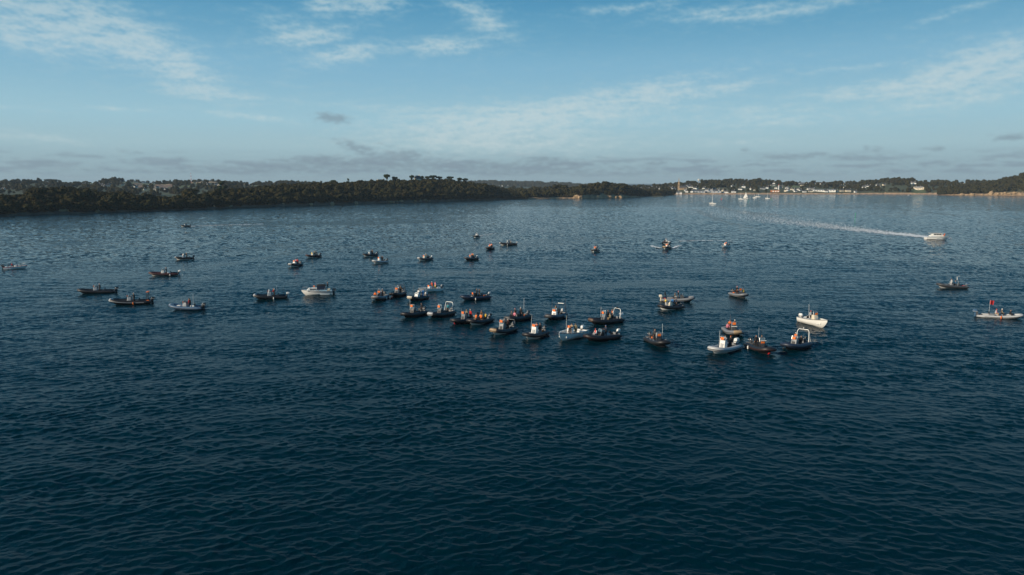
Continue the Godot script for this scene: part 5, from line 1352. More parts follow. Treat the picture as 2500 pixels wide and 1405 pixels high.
			"blockhouse":
				var t := thing("blockhouse", "small flat roofed white and brick lookout on the wooded ridge", "building", at, face + 0.5)
				part("wall", solid(slab(Vector3(0, 3.5, 0), Vector3(4.2, 10.5, 4.2), 0.08)), mat("white", 0.85), t)
				part("brick_wing", solid(slab(Vector3(3.9, 3.0, 0.2), Vector3(3.4, 9.0, 3.6), 0.08)), mat("tan", 0.9), t)
				part("roof", solid(slab(Vector3(0, 8.9, 0), Vector3(4.6, 0.3, 4.6), 0.04)), mat("grey", 0.7), t)
				part("window", box_mesh(Vector3(1.4, 1.4, 0.12)), mat("navy", 0.2), t, Vector3(0.4, 7.0, 2.1))
			"cream":
				var t := thing("ridge_house", "cream gabled house among the pines on the wooded ridge", "house", at, face + 0.9)
				part("wall", solid(gable(10, 7, 8.5, 13.0)), mat("cream", 0.85), t)
				var r := part("roof", solid(pitched(10, 7, 8.5, 13.0)), mat("dark_grey", 0.6), t)
				part("chimney", solid(slab(Vector3(4.2, 13.6, 0), Vector3(0.8, 2.2, 1.2))), mat("cream", 0.85), r)
				for i in [-1, 1]: part("window", box_mesh(Vector3(0.12, 1.5, 1.0)), mat("navy", 0.2), t, Vector3(5.0, 7.6, i * 1.5))
			"mast":
				var t := thing("radio_mast", "thin red and white banded radio mast on the far hill", "mast", at)
				for i in 7:
					var y0 := i * 4.6 - 1.0
					part("mast_section", solid(sweep(PackedVector3Array([Vector3(0, y0, 0), Vector3(0, y0 + 4.6, 0)]), [1.0 - i * 0.1, 0.9 - i * 0.1], 6)), mat("red" if i % 2 == 0 else "white", 0.6), t)
	# rocks along the water's edge
	var stones := []
	var warp := noise(8, 0.9, 3)
	for k in 5:
		var s := ball(Vector3.ZERO, Vector3(1.0, 0.8, 0.9), 9)
		for i in s.size(): s[i] *= 1.0 + 0.55 * warp.get_noise_3d(s[i].x + k * 9.0, s[i].y * 1.6, s[i].z)
		stones.append(solid(s, 0.85))
	for r in ROCKS:
		var p := ground(r[0], r[1], r[2])
		var o := one("shore_rock", stones[g.randi() % 5], mat("tan" if r[4] == "ochre" else ("khaki" if g.randf() < 0.6 else "tan"), 0.95), r[5], "rock", "rocks at the foot of the shores")
		o.position = p + Vector3(0, 0.2, 0)
		o.rotation = Vector3(g.randf_range(-0.2, 0.2), g.randf() * TAU, 0)
		o.scale = Vector3(r[3] * g.randf_range(1.0, 1.6), r[3] * g.randf_range(0.7, 1.3), r[3])

# ---------------------------------------------------------------- people
# a pose is a list of bones [from, to, radius, radius, region]; regions: 0 trousers, 1 jacket body, 2 sleeves, 3 skin, 4 boots, 5 hair or cap, 6 dark features
func pose_bones(pose: String) -> Array:
	var seated := pose == "seated"
	var hip := 0.52 if seated else 0.93
	var lean := 0.05 if seated else (0.06 if pose == "helm" else 0.0)
	var chest := hip + 0.38
	var b := [
		[Vector3(0, hip, 0.06), Vector3(0, hip, -0.06), 0.125, 0.125, 0],
		[Vector3(0, hip + 0.06, 0), Vector3(lean, chest - 0.06, 0), 0.135, 0.15, 1],
		[Vector3(lean, chest - 0.02, 0.08), Vector3(lean, chest - 0.02, -0.08), 0.125, 0.125, 1],
		[Vector3(lean, chest + 0.06, 0.13), Vector3(lean, chest + 0.06, -0.13), 0.085, 0.085, 1],
		[Vector3(lean, chest + 0.10, 0), Vector3(lean + 0.02, chest + 0.22, 0), 0.062, 0.055, 3]]
	for s in [-1.0, 1.0]:
		var h := Vector3(0, hip - 0.02, s * 0.09)
		var k := Vector3(0.40, hip + 0.02, s * 0.12) if seated else Vector3(0.03, 0.49, s * 0.11)
		var a := Vector3(0.38, 0.10, s * 0.12) if seated else Vector3(-0.02, 0.10, s * 0.12)
		b.append([h, k, 0.095, 0.068, 0])
		b.append([k, a, 0.066, 0.046, 0])
		b.append([a + Vector3(-0.03, -0.055, 0), a + Vector3(0.16, -0.062, s * 0.02), 0.045, 0.036, 4])
		var sh := Vector3(lean, chest + 0.06, s * 0.19)
		var el: Vector3
		var wr: Vector3
		match pose:
			"helm":
				el = sh + Vector3(0.12, -0.25, s * 0.05)
				wr = el + Vector3(0.23, 0.03, -s * 0.07)
			"seated":
				el = sh + Vector3(0.08, -0.26, s * 0.05)
				wr = el + Vector3(0.20, -0.12, -s * 0.07)
			"pointing":
				el = sh + (Vector3(0.24, 0.02, 0.10) if s > 0 else Vector3(-0.03, -0.27, -0.06))
				wr = el + (Vector3(0.22, 0.08, 0.02) if s > 0 else Vector3(0.08, -0.23, 0.0))
			_:
				el = sh + Vector3(-0.03, -0.28, s * 0.06)
				wr = el + Vector3(0.09, -0.23, -s * 0.01)
		b.append([sh, el, 0.062, 0.048, 2])
		b.append([el, wr, 0.046, 0.034, 2])
		b.append([wr, wr + (wr - el).normalized() * 0.07, 0.032, 0.034, 3])
	return b

func net(bones: Array, lo: Vector3, hi: Vector3, cell: float, k: float) -> Array:
	# surface nets of the smooth union of tapered capsules: [vertices, quads as triangles, region of each vertex]
	var n := Vector3i(((hi - lo) / cell).ceil()) + Vector3i.ONE
	var f := PackedFloat32Array()
	f.resize(n.x * n.y * n.z)
	f.fill(1.0)
	var who := PackedInt32Array()
	who.resize(f.size())
	var near := PackedFloat32Array()
	near.resize(f.size())
	near.fill(9.0)
	for b in bones:
		var a: Vector3 = b[0]
		var e: Vector3 = b[1]
		var r := maxf(b[2], b[3]) + k + cell * 2.0
		var p0 := Vector3i(((a.min(e) - Vector3.ONE * r - lo) / cell).floor()).clamp(Vector3i.ZERO, n - Vector3i.ONE)
		var p1 := Vector3i(((a.max(e) + Vector3.ONE * r - lo) / cell).ceil()).clamp(Vector3i.ZERO, n - Vector3i.ONE)
		var d := e - a
		var dd := maxf(d.length_squared(), 1e-6)
		for z in range(p0.z, p1.z + 1):
			for y in range(p0.y, p1.y + 1):
				for x in range(p0.x, p1.x + 1):
					var p := lo + Vector3(x, y, z) * cell
					var t := clampf((p - a).dot(d) / dd, 0.0, 1.0)
					var s := (p - a - d * t).length() - lerpf(b[2], b[3], t)
					var i := (z * n.y + y) * n.x + x
					var h := clampf(0.5 + 0.5 * (f[i] - s) / k, 0.0, 1.0)
					f[i] = lerpf(f[i], s, h) - k * h * (1.0 - h)
					if s < near[i]:
						near[i] = s
						who[i] = b[4]
	var id := {}
	var v := PackedVector3Array()
	var reg := PackedInt32Array()
	var tri := PackedInt32Array()
	var step := [1, n.x, n.x * n.y]
	for z in n.z - 1:
		for y in n.y - 1:
			for x in n.x - 1:
				var i := (z * n.y + y) * n.x + x
				var inside := 0
				var sum := Vector3.ZERO
				var cnt := 0
				for c in 8:
					if f[i + (c & 1) * step[0] + ((c >> 1) & 1) * step[1] + (c >> 2) * step[2]] < 0.0: inside += 1
				if inside == 0 or inside == 8: continue
				for c in 8:
					for ax in 3:
						if c & (1 << ax): continue
						var i0: int = i + (c & 1) * step[0] + ((c >> 1) & 1) * step[1] + (c >> 2) * step[2]
						var i1: int = i0 + step[ax]
						if (f[i0] < 0.0) == (f[i1] < 0.0): continue
						var q := Vector3(c & 1, (c >> 1) & 1, c >> 2)
						q[ax] += f[i0] / (f[i0] - f[i1])
						sum += q
						cnt += 1
				id[i] = v.size()
				v.append(lo + (Vector3(x, y, z) + sum / cnt) * cell)
				reg.append(who[i])
	for z in range(1, n.z - 1):
		for y in range(1, n.y - 1):
			for x in range(1, n.x - 1):
				var i := (z * n.y + y) * n.x + x
				for ax in 3:
					var j: int = i + step[ax]
					if (f[i] < 0.0) == (f[j] < 0.0): continue
					var u: int = step[(ax + 1) % 3]
					var w: int = step[(ax + 2) % 3]
					var q := [i - u - w, i - w, i, i - u]
					if not (id.has(q[0]) and id.has(q[1]) and id.has(q[2]) and id.has(q[3])): continue
					var o := [0, 1, 2, 0, 2, 3] if f[i] < 0.0 else [0, 2, 1, 0, 3, 2]
					for e in o: tri.append(id[q[e]])
	return [v, tri, reg]

func pose_soup(pose: String) -> Array:
	if shared.has("pose " + pose): return shared["pose " + pose]
	var bones := pose_bones(pose)
	var seated := pose == "seated"
	var soup := PackedVector3Array()
	var reg := PackedInt32Array()
	var head: Vector3 = bones[4][1] + Vector3(0.015, 0.09, 0)
	var skull := [
		[head + Vector3(-0.015, 0.03, 0), head + Vector3(0.0, 0.035, 0), 0.088, 0.085, 5],
		[head + Vector3(0.028, 0.0, 0.02), head + Vector3(0.028, 0.0, -0.02), 0.066, 0.066, 3],
		[head + Vector3(0.035, -0.065, 0), head + Vector3(0.045, -0.085, 0), 0.045, 0.034, 3],
		[head + Vector3(0.088, 0.012, 0), head + Vector3(0.105, -0.022, 0), 0.008, 0.014, 3],
		[head + Vector3(-0.01, -0.12, 0), head + Vector3(0.0, -0.04, 0), 0.05, 0.052, 3],
		[head + Vector3(0.082, 0.018, 0.028), head + Vector3(0.083, 0.018, 0.03), 0.011, 0.011, 6],
		[head + Vector3(0.082, 0.018, -0.028), head + Vector3(0.083, 0.018, -0.03), 0.011, 0.011, 6],
		[head + Vector3(0.084, -0.058, 0.014), head + Vector3(0.084, -0.058, -0.014), 0.007, 0.007, 6],
		[head + Vector3(0.0, 0.005, 0.084), head + Vector3(-0.005, -0.02, 0.084), 0.016, 0.012, 3],
		[head + Vector3(0.0, 0.005, -0.084), head + Vector3(-0.005, -0.02, -0.084), 0.016, 0.012, 3],
		[head + Vector3(0.07, 0.055, 0.03), head + Vector3(0.07, 0.055, -0.03), 0.03, 0.03, 5],
		[head + Vector3(0.10, 0.052, 0.03), head + Vector3(0.10, 0.052, -0.03), 0.016, 0.016, 5]]
	for a in [net(bones, Vector3(-0.34, -0.01, -0.42), Vector3(0.72, 1.62, 0.42), 0.03, 0.045), net(skull, head - Vector3.ONE * 0.17, head + Vector3.ONE * 0.17, 0.013, 0.014)]:
		var part_ := PackedVector3Array()
		for i in a[1]:
			part_.append(a[0][i])
			reg.append(a[2][i])
		soup.append_array(outward_pairs(part_, reg, reg.size() - part_.size()))
	# fingers: four and a thumb on each hand, bent and of unequal length
	for s in 2:
		var fore: Array = bones[5 + s * 6 + 4]
		var d: Vector3 = (fore[1] - fore[0]).normalized()
		var palm: Vector3 = fore[1] + d * 0.07
		var side := Vector3(0, 0, 1.0)
		var curl := d.cross(side).normalized() * (-1.0 if d.cross(side).y > 0.0 else 1.0)
		for k in 5:
			var len_: float = [0.034, 0.040, 0.038, 0.030, 0.032][k]
			var root: Vector3 = palm + side * (k - 1.5) * 0.019 if k < 4 else fore[1] + d * 0.03 + side * (0.034 if s == 0 else -0.034)
			var dir := d if k < 4 else (d + side * (0.9 if s == 0 else -0.9)).normalized()
			var f := sweep(PackedVector3Array([root - dir * 0.01, root + dir * len_, root + dir * len_ * 1.5 + curl * len_ * 0.7, root + dir * len_ * 1.6 + curl * len_ * 1.3]), [0.010, 0.009, 0.008, 0.006], 5)
			soup.append_array(f)
			for i in f.size(): reg.append(3)
	shared["pose " + pose] = [soup, reg]
	return shared["pose " + pose]

func outward_pairs(s: PackedVector3Array, reg: PackedInt32Array, from: int) -> PackedVector3Array:
	var vol := 0.0
	for i in range(0, s.size(), 3): vol += s[i].dot(s[i + 1].cross(s[i + 2]))
	if vol < 0.0:
		for i in range(0, s.size(), 3):
			var t := s[i + 1]
			s[i + 1] = s[i + 2]
			s[i + 2] = t
			var r := reg[from + i + 1]
			reg[from + i + 1] = reg[from + i + 2]
			reg[from + i + 2] = r
	return s

func person_mesh(pose: String, vest: String, sleeve: String, trousers: String, cap: String) -> ArrayMesh:
	var key := "person %s %s %s %s %s" % [pose, vest, sleeve, trousers, cap]
	if not shared.has(key):
		if not shared.has("body " + pose):
			var p := pose_soup(pose)
			var code := PackedColorArray()
			for r in p[1]: code.append(Color(r / 10.0, 0, 0))
			shared["body " + pose] = solid(p[0], 0.1, code).surface_get_arrays(0)
		var arrays: Array = shared["body " + pose].duplicate()
		var tones := [hue(trousers), hue(vest), hue(sleeve), hue("skin"), hue("black"), hue(cap), hue("brown") * 0.5]
		var c := PackedColorArray()
		for r in arrays[Mesh.ARRAY_COLOR]: c.append(tones[clampi(roundi(r.r * 10.0), 0, 6)])
		arrays[Mesh.ARRAY_COLOR] = c
		var m := ArrayMesh.new()
		m.add_surface_from_arrays(Mesh.PRIMITIVE_TRIANGLES, arrays)
		shared[key] = m
	return shared[key]

func person(parent_: Node3D, pose: String, at: Vector3, turn: float, vest: String, sleeve: String, trousers: String, cap: String, label: String, group: String) -> void:
	var o := one("person", person_mesh(pose, vest, sleeve, trousers, cap), tinted_mat("cloth", 0.8), label, "person", group)
	o.transform = parent_.transform * Transform3D(Basis(Vector3.UP, turn), at)

# ---------------------------------------------------------------- boats (bow along +x, waterline at y = 0)
func sheer(x: float, l: float) -> float:
	var k := clampf((x + 0.1 * l) / (0.6 * l), 0.0, 1.0)
	return 0.37 + 0.50 * k * k

func engine(t: Node3D, x: float, z: float, tone: String, size := 1.0) -> void:
	var e := part("outboard_engine", solid(both([
		slab(Vector3(x - 0.32, 1.02, z) , Vector3(0.70, 0.52, 0.46) * size, 0.09, Vector2(-0.03, 0), Vector2(0.84, 0.82)),
		slab(Vector3(x - 0.28, 0.40, z), Vector3(0.26, 0.85, 0.20) * size, 0.04),
		slab(Vector3(x - 0.30, -0.25, z), Vector3(0.40, 0.7, 0.10) * size, 0.03)])), mat(tone, 0.3, 0.0, 0.4), t)
	part("engine_stripe", solid(slab(Vector3(x - 0.32, 0.92, z), Vector3(0.712, 0.07, 0.472) * size, 0.02)), mat("light_grey" if tone != "white" else "dark_grey", 0.4), e)
	part("engine_bracket", solid(slab(Vector3(x - 0.05, 0.62, z), Vector3(0.30, 0.40, 0.34), 0.03)), mat("dark_grey", 0.5), e)

func antenna(t: Node3D, x: float, z: float, y: float, h: float, tone: String) -> void:
	var lean := -0.04 * h
	var a := part("antenna", solid(sweep(PackedVector3Array([Vector3(x, y, z), Vector3(x + lean * 0.4, y + h * 0.5, z), Vector3(x + lean, y + h, z)]), [0.021, 0.018, 0.014] if tone == "white" else [0.020, 0.017, 0.012], 6)), mat(tone, 0.4), t)
	part("antenna_base", solid(slab(Vector3(x, y + 0.06, z), Vector3(0.09, 0.14, 0.09), 0.02)), mat("dark_grey", 0.5), a)

func ring_path(c: Vector3, r: float, normal: Vector3) -> PackedVector3Array:
	var p := PackedVector3Array()
	var u := normal.cross(Vector3.UP if absf(normal.y) < 0.9 else Vector3.RIGHT).normalized()
	var w := normal.cross(u)
	for i in 13: p.append(c + (u * cos(TAU * i / 12.0) + w * sin(TAU * i / 12.0)) * r)
	return p

func console(t: Node3D, x: float, y: float, o: Dictionary) -> void:
	var tone: String = o.get("console", "grey")
	var tall: float = o.get("tall", 0.85) + (0.12 if t.name.begins_with("rigid") else 0.0)
	var c := part("console", solid(slab(Vector3(x, y + tall / 2, 0), Vector3(0.85, tall, 0.86), 0.06, Vector2(-0.08, 0), Vector2(0.74, 0.92))), mat(tone, 0.35, 0.0, 0.3), t)
	var top := y + tall
	part("steering_wheel", solid(sweep(ring_path(Vector3(x - 0.48, top - 0.08, 0.0), 0.17, Vector3(-1, 0.5, 0).normalized()), [0.018], 5)), mat("black", 0.5), c)
	part("dashboard", solid(slab(Vector3(x - 0.2, top + 0.04, 0), Vector3(0.42, 0.10, 0.70), 0.03)), mat("black", 0.4), c)
	part("hatch", solid(slab(Vector3(x + 0.385, y + tall * 0.42, 0), Vector3(0.03, tall * 0.5, 0.42), 0.008), 0.9), mat("light_grey" if tone == "white" or tone == "cream" else "dark_grey", 0.5), c)
	var screen: float = o.get("screen", 0.42)
	if screen > 0.0:
		var x0 := x + 0.16
		var w := part("windscreen", solid(slab(Vector3(x0, top + screen / 2, 0), Vector3(0.024, screen, 0.72), 0.006, Vector2(-0.14, 0), Vector2(1, 0.92))), glass_mat(), t)
		part("screen_frame", solid(sweep(PackedVector3Array([Vector3(x0 + 0.02, top - 0.25, -0.40), Vector3(x0 - 0.13, top + screen, -0.37), Vector3(x0 - 0.14, top + screen + 0.05, -0.30), Vector3(x0 - 0.14, top + screen + 0.05, 0.30), Vector3(x0 - 0.13, top + screen, 0.37), Vector3(x0 + 0.02, top - 0.25, 0.40)]), [0.030], 6)), mat(o.get("frame", "light_grey"), 0.3, 0.6), w)
	if o.get("board", "orange") != "":
		var by: float = o.get("board_y", 0.02)
		part("number_board", solid(slab(Vector3(x + 0.33, top + by, 0), Vector3(0.03, 0.36, 0.50), 0.008)), mat(o.get("board", "orange"), 0.6), t)
	for b in o.get("bands", []):
		part("white_band", solid(slab(Vector3(x + 0.44, y + tall * b, 0), Vector3(0.05, 0.10, 0.84), 0.01)), mat("white", 0.5), c)

func bench(t: Node3D, x: float, y: float, tone: String) -> void:
	var s := part("seat", solid(slab(Vector3(x, y + 0.23, 0), Vector3(0.80, 0.46, 0.50), 0.06)), mat(tone, 0.6), t)
	part("backrest", solid(slab(Vector3(x - 0.40, y + 0.60, 0), Vector3(0.10, 0.42, 0.48), 0.04, Vector2(-0.06, 0))), mat("black", 0.6), s)

func arch(t: Node3D, x: float, w: float, y0: float, h: float, tone: String, extra: String) -> void:
	var a := part("roll_bar", solid(both([
		sweep(PackedVector3Array([Vector3(x + 0.25, y0, -w), Vector3(x, y0 + h * 0.85, -w * 0.86), Vector3(x - 0.04, y0 + h, -w * 0.68), Vector3(x - 0.04, y0 + h, w * 0.68), Vector3(x, y0 + h * 0.85, w * 0.86), Vector3(x + 0.25, y0, w)]), [0.055], 7),
		sweep(PackedVector3Array([Vector3(x - 0.45, y0, -w), Vector3(x - 0.02, y0 + h * 0.8, -w * 0.88)]), [0.035], 6),
		sweep(PackedVector3Array([Vector3(x - 0.45, y0, w), Vector3(x - 0.02, y0 + h * 0.8, w * 0.88)]), [0.035], 6)])), mat(tone, 0.35, 0.2), t)
	match extra:
		"radar": part("radar_dome", solid(ball(Vector3(x - 0.04, y0 + h + 0.16, 0.1), Vector3(0.26, 0.13, 0.26), 10)), mat("black", 0.4), a)
		"bar": part("light_bar", solid(slab(Vector3(x - 0.04, y0 + h + 0.09, 0), Vector3(0.14, 0.12, w * 1.1), 0.02)), mat("white", 0.4), a)
		"orange": part("orange_panel", solid(slab(Vector3(x - 0.04, y0 + h + 0.06, 0), Vector3(0.5, 0.10, w * 1.2), 0.03)), mat("orange", 0.6), a)
		"light": part("mast_light", solid(sweep(PackedVector3Array([Vector3(x, y0 + h, 0), Vector3(x, y0 + h + 0.3, 0)]), [0.03, 0.04], 6)), mat("white", 0.4), a)

func flag(t: Node3D, x: float, y: float, z: float, h: float, tone: String) -> void:
	var p := part("flag_pole", solid(sweep(PackedVector3Array([Vector3(x, y, z), Vector3(x, y + h, z)]), [0.03, 0.022], 6)), mat("light_grey", 0.4), t)
	var rings := []
	for i in 7:
		var d := i * 0.15
		var k := sin(i * 1.1) * 0.07
		rings.append(PackedVector3Array([Vector3(x + 0.02 + d * 0.7, y + h - 0.04 - i * 0.02, z + k - d * 0.4), Vector3(x + 0.02 + d * 0.7, y + h - 0.04 - i * 0.02, z + k - d * 0.4 + 0.012), Vector3(x + 0.02 + d * 0.6, y + h - 0.74 - i * 0.03, z + k * 1.3 - d * 0.4 + 0.012), Vector3(x + 0.02 + d * 0.6, y + h - 0.74 - i * 0.03, z + k * 1.3 - d * 0.4)]))
	part("flag_cloth", solid(loft(rings)), mat(tone, 0.8), p)

func inflatable(t: Node3D, o: Dictionary) -> void:
	var l: float = o.L
	var b: float = o.get("B", 2.4)
	var r: float = 0.128 * b * o.get("fat", 1.0)
	var w := b / 2 - r
	var xs := l * 0.16
	var low: float = o.get("low", 0.0)
	var key := "rib %.2f %.2f %.2f %.2f" % [l, b, r, low]
	if not shared.has(key):
		var path := PackedVector3Array()
		var radii := []
		for i in 8:
			var x := lerpf(-l / 2, xs, i / 8.0)
			path.append(Vector3(x, sheer(x, l) - low, -w))
			radii.append([0.4, 0.85][i] * r if i < 2 else r)
		for i in 15:
			var a := PI * i / 14.0
			var x := xs + (l / 2 - r - xs) * pow(sin(a), 0.82)
			path.append(Vector3(x, sheer(x, l) - low, -w * (signf(cos(a)) * pow(absf(cos(a)), 0.85))))
			radii.append(r * (1.0 - 0.10 * sin(a)))
		for i in 8:
			var x := lerpf(xs, -l / 2, (i + 1) / 8.0)
			path.append(Vector3(x, sheer(x, l) - low, w))
			radii.append([0.4, 0.85][7 - i] * r if i > 5 else r)
		var strip := PackedVector3Array()
		for i in range(2, path.size() - 2):
			var d := (path[i + 1] - path[i - 1]).normalized()
			strip.append(path[i] + Vector3(-d.z, 0, d.x) * -(r * 0.985) + Vector3(0, -0.03, 0))
		var hull := []
		var deck := []
		for i in 15:
			var k := i / 14.0
			var x := lerpf(-l / 2 + 0.22, l / 2 - r * 0.9, k)
			var hb := maxf(w * (1.0 - pow(maxf(0.0, (k - 0.42) / 0.58), 2.2)), 0.03)
			var ys := sheer(x, l) - 0.05 - low
			var yk := lerpf(-0.38, ys - 0.12, pow(maxf(0.0, (k - 0.62) / 0.38), 2.6))
			var yc := lerpf(yk, ys, 0.42)
			hull.append(PackedVector3Array([Vector3(x, ys, hb), Vector3(x, yc, hb * 0.9), Vector3(x, yk, 0), Vector3(x, yc, -hb * 0.9), Vector3(x, ys, -hb)]))
			deck.append(PackedVector3Array([Vector3(x, ys + 0.004, hb), Vector3(x, ys + 0.035, hb), Vector3(x, ys + 0.035, -hb), Vector3(x, ys + 0.004, -hb)]))
		shared[key] = [solid(sweep(path, radii, 12)), solid(sweep(strip, [0.042], 6)), solid(loft(hull)), solid(loft(deck)), path]
	var m: Array = shared[key]
	var tube := part("tube", m[0], mat(o.tube, 0.5), t)
	part("rubbing_strake", m[1], mat(o.get("stripe", "black"), 0.6), tube)
	part("hull", m[2], mat(o.get("hull", "white"), 0.25, 0.0, 0.4), t)
	if o.get("keel", "") != "":
		var kl := PackedVector3Array()
		for i in 7:
			var k := 0.62 + i * 0.055
			var x := lerpf(-l / 2 + 0.22, l / 2 - r * 0.9, k)
			kl.append(Vector3(x, lerpf(-0.38, sheer(x, l) - 0.17, pow(maxf(0.0, (k - 0.62) / 0.38), 2.6)), 0))
		part("keel_band", solid(sweep(kl, [0.10], 6)), mat(o.keel, 0.4), t)
	part("deck", m[3], mat(o.get("deck", "dark_grey"), 0.7), t)
	var path: PackedVector3Array = m[4]
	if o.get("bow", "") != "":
		# lighter tone over the tube nose, its sunlit tip painted in as colour
		part("painted_sunlit_bow", solid(sweep(path.slice(13, 18), [r * 0.94, r * 0.945, r * 0.95, r * 0.945, r * 0.94], 12)), mat(o.bow, 0.5), tube)
	for i in o.get("patches", 0):
		for s in [-1, 1]:
			var x: float = -l * 0.28 + i * l * 0.2
			part("tube_patch", solid(slab(Vector3(x, sheer(x, l) - low + r * 0.98, s * w), Vector3(0.42, 0.03, 0.18), 0.01)), mat("light_grey", 0.6), tube)
	for i in 3:
		for s in [-1, 1]:
			var x: float = -l * 0.2 + i * l * 0.18
			part("grab_handle", solid(sweep(PackedVector3Array([Vector3(x - 0.12, sheer(x, l) - low + r * 0.9, s * (w - 0.08)), Vector3(x - 0.08, sheer(x, l) - low + r * 1.12, s * (w - 0.08)), Vector3(x + 0.08, sheer(x, l) - low + r * 1.12, s * (w - 0.08)), Vector3(x + 0.12, sheer(x, l) - low + r * 0.9, s * (w - 0.08))]), [0.016], 5)), mat("dark_grey", 0.7), tube)
	var cx: float = o.get("cx", 0.03) * l
	if o.get("console", "grey") != "": console(t, cx, 0.35 - low, o)
	if o.get("seat", "dark_grey") != "": bench(t, cx - 1.35, 0.34 - low, o.get("seat", "dark_grey"))
	if o.get("engine", "black") != "": engine(t, -l / 2 + 0.22, 0.0, o.get("engine", "black"), o.get("power", 1.0))
	part("transom", solid(slab(Vector3(-l / 2 + 0.27, 0.42 - low, 0), Vector3(0.09, 0.55, w * 1.7), 0.02)), mat("grey", 0.5), t)
	part("bow_eye", solid(slab(Vector3(l / 2 - r * 1.6, sheer(l / 2, l) + 0.06 - low, 0), Vector3(0.34, 0.10, 0.24), 0.03)), mat("light_grey", 0.4), t)
	if o.get("locker", "") != "": part("bow_locker", solid(slab(Vector3(cx + 1.15, 0.60, 0), Vector3(0.7, 0.36, 0.8), 0.06)), mat(o.locker, 0.5), t)
	var gear := RandomNumberGenerator.new()
	gear.seed = int(l * 1000.0) + int(t.position.x * 10.0)
	if gear.randf() < 0.7:
		part("fuel_tank", solid(slab(Vector3(-l / 2 + 0.75, 0.50 - low, gear.randf_range(-0.4, 0.4)), Vector3(0.5, 0.30, 0.34), 0.05)), mat(["red", "dark_grey", "orange", "black"][gear.randi() % 4], 0.5), t)
	if gear.randf() < 0.6:
		part("mooring_line", solid(sweep(ring_path(Vector3(cx + 1.0, 0.44 - low, gear.randf_range(-0.3, 0.3)), 0.17, Vector3.UP), [0.045], 5)), mat(["white", "blue", "tan"][gear.randi() % 3], 0.8), t)
	for s in [-1, 1]:
		if gear.randf() < 0.3:
			var x := gear.randf_range(-l * 0.3, l * 0.1)
			part("fender", solid(sweep(PackedVector3Array([Vector3(x, 0.52, s * (b / 2 + 0.06)), Vector3(x, 0.42, s * (b / 2 + 0.08)), Vector3(x, 0.12, s * (b / 2 + 0.08)), Vector3(x, 0.02, s * (b / 2 + 0.07))]), [0.03, 0.10, 0.10, 0.03], 8)), mat(["white", "navy", "orange"][gear.randi() % 3], 0.5), t)
	if o.get("arch", "") != "": arch(t, -l / 2 + 0.75, w, 0.5, o.get("arch_h", 1.75), o.arch, o.get("arch_top", ""))

func shell(l: float, b: float, side: float, rise: float, open: bool, floor_y := 0.28) -> Array:
	# [hull soup, path of the gunwale]
	var rings := []
	var rail := PackedVector3Array()
	var back := PackedVector3Array()
	for i in 19:
		var k := i / 18.0
		var x := lerpf(-l / 2, l / 2, k)
		var hb := maxf(b / 2 * (0.93 + 0.07 * sin(k * 5.0)) * (1.0 - pow(maxf(0.0, (k - 0.40) / 0.60), 2.3)), 0.035)
		var ys := side + rise * k * k
		var bow := pow(maxf(0.0, (k - 0.70) / 0.30), 2.2)
		var yk := lerpf(-0.34, ys - 0.12, bow * 0.85)
		var yc := lerpf(yk, ys, 0.33)
		var flare := 0.90 - 0.28 * maxf(0.0, (k - 0.4) / 0.6)
		var ring := PackedVector3Array([Vector3(x, ys, hb), Vector3(x, lerpf(yc, ys, 0.55), hb * lerpf(flare, 1.0, 0.62)), Vector3(x, yc, hb * flare), Vector3(x, yk, 0), Vector3(x, yc, -hb * flare), Vector3(x, lerpf(yc, ys, 0.55), -hb * lerpf(flare, 1.0, 0.62)), Vector3(x, ys, -hb)])
		if open:
			var hi_ := maxf(hb - 0.16, 0.012)
			var fy := minf(maxf(floor_y, ys - 0.75), ys - 0.04)
			if k > 0.90: fy = ys - 0.05
			if k < 0.04: fy = ys - 0.10
			ring.append_array([Vector3(x, ys, -hi_), Vector3(x, fy, -maxf(hi_ - 0.05, 0.01)), Vector3(x, fy, maxf(hi_ - 0.05, 0.01)), Vector3(x, ys, hi_)])
		rings.append(ring)
		rail.append(Vector3(x, ys - 0.03, hb + 0.01))
		back.append(Vector3(x, ys - 0.03, -hb - 0.01))
	back.reverse()
	rail.append_array(back)
	return [loft(rings), rail]

